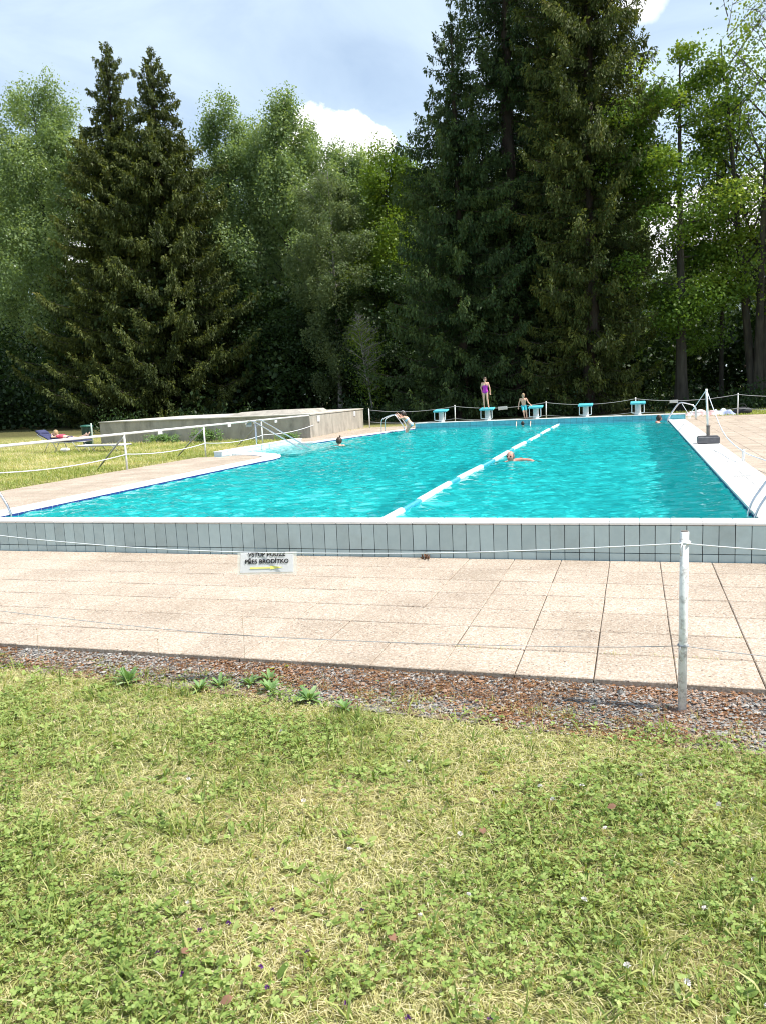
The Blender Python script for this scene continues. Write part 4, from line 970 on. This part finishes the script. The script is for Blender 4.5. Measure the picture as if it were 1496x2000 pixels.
P('poplar_tree', 'pale green poplar at the edge of the wood beside the broad spruces', -51.0, 63, 21, 30.6, 5, 6.0, 'poplar', 110000, .18, kind='poplar', r0=.35, cl=.7)
P('poplar_tree', 'pale green poplar rising just behind the lower twin spruce top', -33.6, 65.5, 22, 27.2, 5, 4.0, 'poplar', 80000, .17, kind='poplar', r0=.3, cl=.62)
P('poplar_tree', 'tallest deep green poplar left of the white cloud', -27.6, 64, 23, 26.3, 4.5, 4.3, 'poplar', 95000, .17, kind='poplar', r0=.32, cl=.62)
P('poplar_tree', 'lower rounded poplar in front of the white cloud', -22.8, 65, 24, 22.0, 4, 3.9, 'poplar', 78000, .17, kind='poplar', r0=.28, cl=.6)
P('birch_tree', 'greyish green weeping birch with fine hanging twigs', -21.4, 57.5, 25, 18.6, 3.0, 3.6, 'birch', 80000, .16, bark='bark_pale', kind='birch', r0=.17, cl=.42)
P('lime_tree', 'yellow-green tree between the weeping birch and the dark spruces', -17.7, 60, 26, 19.8, 5, 3.6, 'lime', 62000, .17, kind='poplar', r0=.22, cl=.55, gap=.12)
P('maple_tree', 'bright yellow-green maple with a dark straight trunk', 2.35, 46.6, 27, 18.8, 4.0, 3.1, 'maple', 50000, .15, kind='maple', r0=.30, cl=.72, gap=.16)
P('ash_tree', 'sparse many-stemmed ash with bare twigs at its top', 6.4, 48.5, 28, 23.0, 6.5, 3.2, 'lime', 15000, .15, kind='poplar', r0=.30, cl=.6, stems=4, gap=.35, topbare=.25)
P('poplar_tree', 'thin half-bare young tree between the maple and the ash', 4.85, 50, 29, 17.5, 7, 1.4, 'lime', 5000, .16, kind='poplar', r0=.12, cl=.45, gap=.3)
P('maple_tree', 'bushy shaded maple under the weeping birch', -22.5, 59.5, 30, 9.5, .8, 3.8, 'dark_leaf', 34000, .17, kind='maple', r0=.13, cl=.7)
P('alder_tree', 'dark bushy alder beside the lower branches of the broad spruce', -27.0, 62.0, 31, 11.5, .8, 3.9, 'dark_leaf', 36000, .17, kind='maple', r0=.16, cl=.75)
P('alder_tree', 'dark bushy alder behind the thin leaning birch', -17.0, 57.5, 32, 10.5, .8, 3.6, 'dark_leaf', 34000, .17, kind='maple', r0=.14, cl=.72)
P('birch_tree', 'thin leaning young birch with a pale stem', -16.9, 51.6, 33, 7.5, 2.2, 1.2, 'lime', 3200, .12, bark='bark_pale', kind='birch', r0=.06, cl=.5, lean=-.10)
G = 'shade trees beyond the terrace'
P('maple_tree', 'unseen leafy maple added past the ash to shade the ground', 12.2, 47.5, 34, 19, 4, 4.2, 'maple', 30000, .22, kind='maple', r0=.3, cl=.8)  # out of view, added for its shadow on the ground behind the pool
# the wood behind: copies of the trees above, deep in shade
kinds = {o['label']: o for o in list(COL.objects) if o.parent is None and o.get('category') == 'tree'}
def k_(s_): return next(o for l, o in kinds.items() if s_ in l)
WB = 'one of the half-hidden trees of the dark wood behind the front row'
rr = random.Random(5)
for (src, x, y, sc_) in [('tallest deep green', -60, 70, 1.0), ('pale green poplar at', -68, 74, .95), ('lower rounded', -45.5, 69, .85), ('tallest deep green', -39, 74, .82), ('lower rounded', -30.5, 73, .9), ('lower rounded', -19, 74, .85), ('pale green poplar rising', -13.2, 68, .72),
                         ('tallest deep green', -8.5, 66, .78), ('lower rounded', -1.5, 66, .7), ('lower rounded', 3.5, 63, .48), ('tallest deep green', 8.8, 67, .48), ('lower rounded', 14, 60, .8), ('pale green poplar at', 19, 58, .7), ('pale green poplar rising', -25, 80, .9)]:
    o = dup(k_(src), (x, y, -.06), rr.uniform(0, 6), WB, (sc_,)*3); o['group'] = 'trees of the dark wood behind'
o = dup(k_('slim dark spruce'), (17, 50, -.06), 1.0, 'unseen dark spruce added beside the leafy maple to cast shade', (.8,)*3)  # out-of-view spruce, put in only to throw shade towards the pool end
o = dup(k_('taller of the twin'), (-49.5, 72, -.06), 2.0, 'dark spruce half hidden behind the poplar at the wood edge', (.75,)*3)
# undergrowth: nobody could count it
rg = np.random.default_rng(9); n = 250000
nb = 850; bx = rg.uniform(-110, 30, nb); by = rg.uniform(57, 84, nb); bz = rg.gamma(1.8, 2.3, nb); keep = ~((bx > -30) & (bx < 0) & (by < 60)); 
ci = rg.integers(0, nb, n); sg = rg.uniform(.7, 1.7, nb)
C = np.stack([bx[ci]+rg.normal(0, 1, n)*sg[ci], by[ci]+rg.normal(0, 1, n)*sg[ci], np.abs(bz[ci]+rg.normal(0, 1, n)*sg[ci])], 1)
d = unit(rg.normal(0, 1, (n, 3))); sv = unit(np.cross(d, rg.normal(0, 1, (n, 3)))); L = rg.uniform(.22, .5, n)
V, F = rhomb(C, d, sv, L, L*.75)
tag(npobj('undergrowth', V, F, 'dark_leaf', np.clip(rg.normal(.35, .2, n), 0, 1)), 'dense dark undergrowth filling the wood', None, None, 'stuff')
n = 20000; nb = 220
bx = np.where(rg.random(nb) < .8, rg.uniform(-17, 9, nb), rg.uniform(-34, -17, nb)); by = rg.uniform(43.5, 56, nb); bh = rg.uniform(.2, 1.2, nb); ci = rg.integers(0, nb, n)
C = np.stack([bx[ci]+rg.normal(0, .35, n), by[ci]+rg.normal(0, .35, n), np.abs(rg.normal(0, .6, n))*bh[ci]], 1)
d = unit(rg.normal(0, .6, (n, 3))+np.array([0, 0, .5])); sv = unit(np.cross(d, rg.normal(0, 1, (n, 3)))); L = rg.uniform(.10, .28, n)
V, F = rhomb(C, d, sv, L, L*.5)
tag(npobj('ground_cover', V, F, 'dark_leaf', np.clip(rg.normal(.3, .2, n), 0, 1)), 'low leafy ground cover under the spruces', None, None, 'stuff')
# nettles against the concrete block
def nettle(label, x, y, h, w, seed, n=1500):
    rg = np.random.default_rng(seed); st = rg.normal(0, w*.4, (26, 2)); i = rg.integers(0, 26, n); z = rg.uniform(.05, 1, n)**.8*h*rg.uniform(.6, 1.1, 26)[i]
    C = np.stack([x+st[i, 0]+rg.normal(0, .06, n), y+st[i, 1]*.5+rg.normal(0, .06, n), z-.05], 1)
    d = unit(rg.normal(0, 1, (n, 3))*np.array([1, 1, .35])+np.array([0, 0, -.1])); sv = unit(np.cross(d, np.array([0, 0, 1.0])+rg.normal(0, .3, (n, 3)))); L = rg.uniform(.07, .14, n)
    V, F = rhomb(C, d, sv, L, L*.5); T_ = thing('nettle_plant', label, 'plant', (x, y, -.05)); npobj('leaves', V, F, 'weed', np.clip(rg.normal(.4, .2, n), 0, 1), T_)
    mb = MB()
    for q in range(26): mb.tube([(x, y, -.09), (x+st[q, 0], y+st[q, 1]*.5, -.02), (x+st[q, 0]*1.05, y+st[q, 1]*.5, h*.8)], .008, 4)
    obj('stem', mb, 'weed', T_)
nettle('tall nettles against the shaded concrete block below the first rail sign', -16.9, 29.2, .60, 1.0, 1, 1700)
nettle('low nettles against the shaded concrete block near the waste bin', -19.3, 29.7, .38, .9, 2, 900)
nettle('small nettle clump by the corner of the concrete block', -13.0, 28.9, .30, .5, 3, 500)

# ------------------------------------------------------------------ gravel stones
rg = np.random.default_rng(4); n = 40000
sx = rg.uniform(-6.5, 3.2, n); sy = rg.uniform(3.45, 4.185, n)
ed = 3.675-.085*sx+.03*np.sin(sx*2.1)+.03*np.sin(sx*5.3+1); kp = (sy > ed-np.abs(rg.normal(0, .05, n))) & ~((sx > .15) & (sx < .28) & (np.abs(sy-3.953) < .03)); sx, sy = sx[kp], sy[kp]; n = len(sx)
octv = np.array([[1, 0, 0], [0, 1, 0], [-1, 0, 0], [0, -1, 0], [.1, .1, 1], [0, 0, -1.0]]); octf = np.array([[0, 1, 4], [1, 2, 4], [2, 3, 4], [3, 0, 4], [1, 0, 5], [2, 1, 5], [3, 2, 5], [0, 3, 5]])
r = rg.gamma(4, .0011, n)+.0022; an = rg.uniform(0, 7, n)
V = octv[None]*(1+rg.normal(0, .34, (n, 6, 3))); V *= np.stack([r*rg.uniform(.8, 1.5, n), r, r*rg.uniform(.25, .7, n)], 1)[:, None]
c_, s_ = np.cos(an)[:, None], np.sin(an)[:, None]; V = np.stack([V[..., 0]*c_-V[..., 1]*s_, V[..., 0]*s_+V[..., 1]*c_, V[..., 2]], -1)
V += np.stack([sx, sy, -.05+r*.25+np.abs(rg.normal(0, .002, n))+.022*np.clip((sy-3.85)/.3, 0, 1)], 1)[:, None]
pt = .46+.05*np.clip(sx, -3, 1)+.28*np.sin(sx*1.3+.6)*np.cos(sy*9+sx)+.12*np.sin(sx*6.7)+rg.normal(0, .20, n)
tt = np.where(pt < .46, rg.uniform(.05, .56, n), rg.uniform(.50, .97, n))
F = (octf[None]+np.arange(n)[:, None, None]*6).reshape(-1, 3)
V = V.reshape(-1, 3); tt = np.repeat(tt, 8)
GV, GF, GT = V, F, tt
tag(npobj('gravel', V, F, 'stone', tt), 'loose grey and rust-brown gravel beside the paving', None, None, 'stuff')

# ------------------------------------------------------------------ lawn grass
def vn(x, y, sc_, seed):
    r = np.random.default_rng(seed); g = r.random((64, 64)); u, v = (x*sc_) % 64, (y*sc_) % 64; i, j = u.astype(int), v.astype(int); fu, fv = u-i, v-j
    fu, fv = fu*fu*(3-2*fu), fv*fv*(3-2*fv); a = lambda p, q: g[p % 64, q % 64]
    return (a(i, j)*(1-fu)+a(i+1, j)*fu)*(1-fv)+(a(i, j+1)*(1-fu)+a(i+1, j+1)*fu)*fv
def fbm(x, y, sc_, seed): return .5*vn(x, y, sc_, seed)+.3*vn(x, y, sc_*2.1, seed+1)+.2*vn(x, y, sc_*4.7, seed+2)
def blades(x, y, L, Wd, lean, rg, z0=-.06, t=None, az=None):
    n = len(x); az = rg.uniform(0, 2*PI, n) if az is None else az
    h = np.stack([np.cos(az), np.sin(az), np.zeros(n)], 1); s = np.stack([-h[:, 1], h[:, 0], np.zeros(n)], 1)
    tw = rg.uniform(-1, 1, n)[:, None]; s = unit(s+np.array([0, 0, 1])*tw*.7)
    B = np.stack([x, y, np.full(n, 1.0)*z0], 1); up = np.array([0, 0, 1.0])
    l1, l2 = lean, np.minimum(1.5, lean*1.6+.15)
    m = B+(h*np.sin(l1)[:, None]+up*np.cos(l1)[:, None])*(L*.5)[:, None]
    e = m+(h*np.sin(l2)[:, None]+up*np.cos(l2)[:, None])*(L*.5)[:, None]
    w_ = Wd[:, None]
    V = np.stack([B-s*w_*.4, B+s*w_*.4, m+s*w_*.5, m-s*w_*.5, e+s*w_*.06, e-s*w_*.06], 1).reshape(-1, 3)
    F = (np.array([[0, 1, 2, 3], [3, 2, 4, 5]])[None]+np.arange(n)[:, None, None]*6).reshape(-1, 4)
    return V, F, np.repeat(t, 2)
def dens(rg, n):
    """points on the near lawn, dense where the lawn lies close, thinner around"""
    x = rg.uniform(-6.5, 3.5, n*3); y = .9+3.2*rg.random(n*3)**1.15
    core = (x > -1.08*y-.35) & (x < .16*y+.35); k = core | (rg.random(n*3) < .22)
    edge = 3.675-.085*x+.03*np.sin(x*2.1)+.03*np.sin(x*5.3+1); k &= (y < edge) | (rg.random(n*3) < .34*np.exp(-(y-edge)*11)*(np.sin(x*7+y*9)+.9))
    return x[k][:n], y[k][:n]
rg = np.random.default_rng(12)
def dry(x, y): return np.clip((fbm(x+40, y+40, 1.5, 3)-.46)*3.2+.37+.5*np.clip((y-3.35)/.45, 0, 1)+.10*np.clip(x, -2, 1), 0, 1)
Vs, Fs, Ts = [], [], []; o = 0
def addg(V, F, T):
    global o
    Vs.append(V); Fs.append(F+o); Ts.append(T); o += len(V)
x, y = dens(rg, 105000); dr = dry(x, y); nearf = np.clip(y/3, .4, 1.2)
t_ = np.clip(rg.normal(.33, .13, len(x))+.20*dr+.25*(rg.random(len(x)) < .12), 0, 1)
addg(*blades(x, y, rg.uniform(.02, .058, len(x))*(1-.35*dr), rg.uniform(.0022, .0052, len(x)), np.abs(rg.normal(.90, .35, len(x))), rg, t=t_))
x, y = dens(rg, 125000); dr = dry(x, y); k = rg.random(len(x)) < .30+.60*dr; x, y, dr = x[k], y[k], dr[k]
addg(*blades(x, y, rg.uniform(.02, .070, len(x)), rg.uniform(.0010, .0023, len(x)), np.clip(rg.normal(1.2, .25, len(x)), .4, 1.5), rg, t=np.clip(rg.normal(.78, .14, len(x)), .45, 1)))
x, y = dens(rg, 2600); k = rg.random(len(x)) > dry(x, y)*.8; x, y = x[k], y[k]      # coarser blades in tufts
for q in range(5):
    addg(*blades(x+rg.normal(0, .012, len(x)), y+rg.normal(0, .012, len(x)), rg.uniform(.05, .12, len(x)), rg.uniform(.004, .008, len(x)), np.abs(rg.normal(.8, .3, len(x))), rg, t=np.clip(rg.normal(.20, .14, len(x)), 0, 1)))
x = rg.uniform(-6, 3, 420); y = 3.69-.085*x+np.abs(rg.normal(0, .10, 420)); k = y < 4.15; x, y = x[k], y[k]
for q in range(9):
    addg(*blades(x+rg.normal(0, .014, len(x)), y+rg.normal(0, .010, len(x)), rg.uniform(.02, .06, len(x)), rg.uniform(.002, .004, len(x)), np.abs(rg.normal(.8, .35, len(x))), rg, -.052, np.clip(rg.normal(.45, .2, len(x)), 0, 1)))
# dead needles and leaf crumbs blown over the gravel
x = rg.uniform(-6, 3, 34000); y = rg.uniform(3.4, 4.19, 34000); k = (y > 3.6-.085*x) & ((fbm(x+20, y+20, 2.2, 44)+.05*np.clip(x+1, -1.5, .8) > .45) | (rg.random(34000) < .2)); x, y = x[k], y[k]
V, F, T = blades(x, y, rg.uniform(.012, .04, len(x)), rg.uniform(.0018, .006, len(x)), np.full(len(x), 1.5)+rg.normal(0, .08, len(x)), rg, -.036+.016*np.clip((y-3.85)/.3, -.8, 1), rg.random(len(x)))
tag(npobj('leaf_litter', V, F, 'litter', T), 'brown needles and leaf crumbs scattered over the gravel', None, None, 'stuff')
tag(npobj('grass', np.concatenate(Vs), np.concatenate(Fs), 'grass', np.concatenate(Ts)), 'short mown grass with dry straw patches in front of the gravel', None, None, 'stuff')
# clover and small broad leaves through the lawn, with a few flower heads
Vs, Fs, Ts = [], [], []; o = 0
def leafblob(C, d, nr, L, W, t):
    sv = unit(np.cross(d, nr)); L_, W_ = L[:, None], W[:, None]; up = nr
    V = np.stack([C, C+d*L_*.38+sv*W_*.5+up*L_*.05, C+d*L_*.75+sv*W_*.42+up*L_*.05, C+d*L_, C+d*L_*.75-sv*W_*.42+up*L_*.05, C+d*L_*.38-sv*W_*.5+up*L_*.05], 1).reshape(-1, 3)
    F = (np.array([[0, 1, 2, 5], [2, 3, 4, 5]])[None]+np.arange(len(C))[:, None, None]*6).reshape(-1, 4)
    return V, F, np.repeat(t, 2)
x, y = dens(rg, 46000); cm = fbm(x+11, y+5, 1.2, 30)+.20*np.clip((2.8-y)/1.2, -.6, 1)-.06*dry(x, y); k = ((cm > .56) & (rg.random(len(x)) < .7)) | (rg.random(len(x)) < .10); x, y = x[k], y[k]
hz = rg.uniform(.012, .045, len(x)); tl = rg.normal(.5, .22, len(x)); a = rg.uniform(0, 7, len(x)); sz = rg.uniform(.006, .015, len(x)); til = rg.normal(0, .35, (len(x), 3))
for q in range(3):
    aa = a+q*2.094; dd = unit(np.stack([np.cos(aa), np.sin(aa), rg.normal(0, .25, len(x))], 1)+til*.3); nr = unit(np.array([0, 0, 1.0])+til)
    addg(*leafblob(np.stack([x, y, -.06+hz], 1), dd, nr, sz, sz*.9, np.clip(tl+rg.normal(0, .08, len(x)), 0, 1)))
x, y = dens(rg, 2400); k = fbm(x+3, y+9, 1.9, 60) > .50; x, y = x[k], y[k]
for q in range(4):
    aa = rg.uniform(0, 7, len(x)); dd = unit(np.stack([np.cos(aa), np.sin(aa), rg.uniform(.1, .7, len(x))], 1)); L = rg.uniform(.018, .050, len(x))
    addg(*leafblob(np.stack([x, y, np.full(len(x), -.055)], 1), dd, unit(np.array([0, 0, 1.0])+rg.normal(0, .3, (len(x), 3))), L, L*rg.uniform(.3, .5, len(x)), np.clip(rg.normal(.55, .25, len(x)), 0, 1)))
tag(npobj('clover', np.concatenate(Vs), np.concatenate(Fs), 'clover', np.concatenate(Ts)), 'clover and small broad leaves growing through the mown grass', None, None, 'stuff')
def flower(name, label, group, r, m, n, pts):
    mb = MB(); rq = random.Random(n)
    for q in range(26):
        a, b = rq.uniform(0, 7), rq.uniform(.1, 1.5); dd = V3(math.cos(a)*math.sin(b), math.sin(a)*math.sin(b), math.cos(b)); c0 = dd*r*.3
        sd = dd.orthogonal().normalized()*r*.18
        mb.add([c0-sd, c0+sd, dd*r+sd*.7, dd*r-sd*.7], [(0, 1, 2, 3)])
    base = None
    for (x, y) in pts:
        if base is None: base = tag(obj(name, mb, m), label, 'flower', group); base.location = (x, y, -.022); base.name = name
        else:
            c2 = base.copy(); COL.objects.link(c2); c2.location = (x, y, -.022+rq.uniform(-.01, .006)); c2.rotation_euler = (rq.uniform(-.4, .4), rq.uniform(-.4, .4), rq.uniform(0, 6))
flower('clover_flower', 'white clover flower head in the mown grass', 'white clover flowers', .011, mat('white_petal', (.75, .73, .70), (.66, .62, .58), 90, .7), 3,
       [(-.02, 2.05), (.13, 2.02), (.32, 1.98), (.20, 2.35), (-.15, 2.32), (.36, 2.55), (-.6, 2.6), (-.36, 3.0), (-.3, 2.9), (-.2, 3.05), (-1.25, 2.7), (-1.62, 3.3), (-.95, 2.4), (-.62, 2.12), (-1.35, 2.0), (-.1, 2.75), (-.93, 3.1), (.02, 3.2), (-1.8, 2.75), (.3, 3.0), (-.5, 2.25)])
flower('selfheal_flower', 'small purple flower head low in the grass', 'purple flowers in the lawn', .009, mat('purple_petal', (.16, .05, .22), (.10, .03, .14), 90, .7), 5,
       [(-1.18, 1.95), (-1.2, 1.72), (-1.0, 1.80), (-1.32, 1.78), (-.72, 1.74), (-.9, 1.9), (-.55, 1.72), (-.45, 1.82), (-.8, 2.1), (-1.08, 2.05), (-.35, 1.78), (-.95, 1.74), (-1.25, 1.9)])
leafpts = [(-1.24, 1.83, 'curled brown leaf lying low in the grass among purple flowers'), (-.66, 2.02, 'broad pinkish brown leaf in the grass under the middle of the lawn'), (-.52, 2.62, 'rust brown leaf in a bare patch of grass'), (-1.05, 1.66, 'pale brown leaf at the very edge of the clover'), (-.1, 2.9, 'small tan leaf in the grass towards the cordon post'), (-1.9, 3.1, 'tan leaf in the dry grass below the weeds')]
for i, (x, y, lb) in enumerate(leafpts):
    rg2 = np.random.default_rng(i); a = rg2.uniform(0, 7); C = np.array([[x, y, -.028]]); dd = unit(np.array([[math.cos(a), math.sin(a), .25]]))
    V, F, T = leafblob(C, dd, unit(np.array([[.2, -.3, 1.0]])), np.array([.036]), np.array([.026]), np.array([.5])); lf = npobj('dead_leaf', V, F, 'dead_leaf', T); tag(lf, lb, 'leaf')
# weeds along the gravel
def rosette(name, label, x, y, r, n, m, seed, h=.5, group=None):
    rg = np.random.default_rng(seed); a = np.linspace(0, 2*PI, n, endpoint=False)+rg.normal(0, .2, n); el = rg.uniform(.15, 1.1, n)*h*1.6
    dd = np.stack([np.cos(a)*np.cos(el), np.sin(a)*np.cos(el), np.sin(el)], 1); nr = unit(np.stack([-np.cos(a)*np.sin(el), -np.sin(a)*np.sin(el), np.cos(el)], 1)+rg.normal(0, .1, (n, 3)))
    L = r*rg.uniform(.7, 1.15, n); C = np.stack([np.full(n, x), np.full(n, y), np.full(n, -.05)], 1)
    sv = unit(np.cross(dd, nr)); W = (L*rg.uniform(.20, .30, n))[:, None]; L_ = L[:, None]; dn = np.array([0, 0, 1.0])
    V = np.stack([C-sv*W*.15, C+sv*W*.15, C+dd*L_*.5+sv*W*.5+nr*W*.1, C+dd*L_*.5, C+dd*L_*.5-sv*W*.5+nr*W*.1, C+dd*L_*.85+sv*W*.3-dn*L_*.08, C+dd*L_*.85-dn*L_*.10, C+dd*L_*.85-sv*W*.3-dn*L_*.08, C+dd*L_*1.0-dn*L_*.18], 1).reshape(-1, 3)
    F = (np.array([[0, 1, 2, 3], [0, 3, 4, 0], [3, 2, 5, 6], [4, 3, 6, 7], [6, 5, 8, 8], [7, 6, 8, 8]])[None]+np.arange(n)[:, None, None]*9).reshape(-1, 4)
    F3 = []
    bm_ = MB()
    for f in F: bm_.add([], [])
    fs = [tuple(dict.fromkeys(f.tolist())) for f in F]
    mb = MB(); mb.v = [tuple(v) for v in V]; mb.f = fs; mb.t = [float(np.clip(q, 0, 1)) for q in np.repeat(rg.normal(.5, .2, n), 6)]
    return tag(obj(name, mb, m, loc=(x, y, -.05)), label, 'weed', group)
rosette('weed_plant', 'yellowing weed rosette alone on the gravel by the slabs', -2.02, 4.16, .085, 12, 'weed_yellow', 1, .35)
for i, (x, y, r, n_, lb) in enumerate([(-1.66, 3.74, .10, 22, 'spiky green weed rosette on the gravel, last of the row towards the post'), (-2.09, 3.90, .09, 16, 'upright green weed at the middle of the weed row'), (-2.0, 3.97, .085, 18, 'dark green weed nearest to the yellowing rosette'),
                                       (-1.93, 3.82, .095, 16, 'spreading green weed in front of the dark green one'), (-2.26, 3.85, .085, 14, 'small grey-green weed between the row and the broad clump'), (-1.43, 3.66, .085, 14, 'low grey-green weed in the grass edge past the spiky rosette'), (-2.34, 3.78, .08, 16, 'low bushy weed at the grass edge by the grey-green one')]):
    rosette('weed_plant', lb, x, y, r, n_, 'weed', 10+i, .6)
rosette('weed_plant', 'broad pale green leaf clump at the far end of the weed row', -2.83, 3.80, .11, 26, 'weed', 31, .8)
rosette('weed_plant', 'coarse dark-leaved weed in the lawn near the white clover', .42, 2.13, .12, 10, 'weed', 33, .35)
for i, (x, y, h, lb) in enumerate([(-2.16, 3.98, .36, 'tall thin dry stalk standing by the weed row'), (-2.72, 3.95, .22, 'short dry stalk in the gravel by the broad leaf clump'), (-3.55, 3.9, .26, 'dry stalk in the gravel far from the weeds')]):
    mb = MB(); mb.tube(smooth([(x, y, -.06), (x+.006, y, h*.5-.05), (x+.002, y+.01, h-.05)], 3), .0011, 4); mb.ball((x+.002, y+.01, h-.05), .0045); tag(obj('dry_stalk', mb, mat('dry_stem', (.48, .36, .24), None, 30, .8), loc=(x, y, -.06)), lb, 'plant')
rg = np.random.default_rng(77)
xs, ys, ts = [], [], []
for (x, y, n_) in [(.40, 4.62, 26), (.15, 4.62, 12), (.03, 7.1, 8), (-.1, 4.61, 20), (-.75, 4.6, 14), (-1.0, 4.61, 12), (.3, 6.75, 10), (-1.95, 7.14, 10), (-3.1, 7.14, 8), (.62, 5.05, 8)]:
    xs.append(x+rg.normal(0, .05, n_)); ys.append(np.full(n_, y)+rg.normal(0, .004, n_)); ts.append(np.clip(rg.normal(.6, .2, n_), 0, 1))
xs, ys, ts = map(np.concatenate, (xs, ys, ts))
V, F, T = blades(xs, ys, rg.uniform(.015, .045, len(xs)), rg.uniform(.002, .004, len(xs)), np.abs(rg.normal(.5, .4, len(xs))), rg, -.01, ts)
tag(npobj('joint_grass', V, F, 'grass', T), 'tiny grass tufts growing in the slab joints', None, None, 'stuff')
T = thing('weed_plant', 'withered rust-brown weed at the foot of the tiled wall', 'weed', (-1.88, 7.12, 0))
rg = np.random.default_rng(8); V, F, t_ = blades(-1.88+rg.normal(0, .02, 26), 7.13+rg.normal(0, .01, 26), rg.uniform(.04, .13, 26), rg.uniform(.006, .014, 26), np.abs(rg.normal(.6, .4, 26)), rg, 0, np.full(26, .5)); npobj('leaves', V, F, 'dead_leaf', t_, T)
# lawn beyond the railing, and the strip behind the terrace
rg = np.random.default_rng(21); n = 120000
y = 8+30*rg.random(n)**1.1; x = -12.16-np.abs(rg.gamma(1.5, 5.5, n)); k = x > -1.1*y-6; x, y = x[k], y[k]
k = ~inside([(-12.2, 29.3), (-12.7, 37.5), (-23.3, 38.5), (-23.1, 30.5)], x, y); x, y = x[k], y[k]
dr = np.clip((fbm(x+60, y+10, .55, 5)-.42)*3+.15+.5*np.exp((x+12.16)*2.2), 0, 1)
Va, Fa, Ta = blades(x, y, rg.uniform(.05, .14, len(x))*(1+.5*(fbm(x+60, y, .8, 2) > .58)), rg.uniform(.008, .016, len(x)), np.abs(rg.normal(.55, .3, len(x))), rg, t=np.clip(rg.normal(.30, .13, len(x))+.35*dr, 0, 1))
n = 26000; x = rg.uniform(1.5, 13, n); y = 36.95+rg.gamma(1.6, 2.0, n); Vb, Fb, Tb = blades(x, y, rg.uniform(.06, .14, n), rg.uniform(.010, .02, n), np.abs(rg.normal(.5, .3, n)), rg, t=np.clip(rg.normal(.32, .14, n), 0, 1))
tag(npobj('grass', np.concatenate([Va, Vb]), np.concatenate([Fa, Fb+len(Va)]), 'grass', np.concatenate([Ta, Tb])), 'lush lawn grass beyond the railing and past the terrace', None, None, 'stuff')
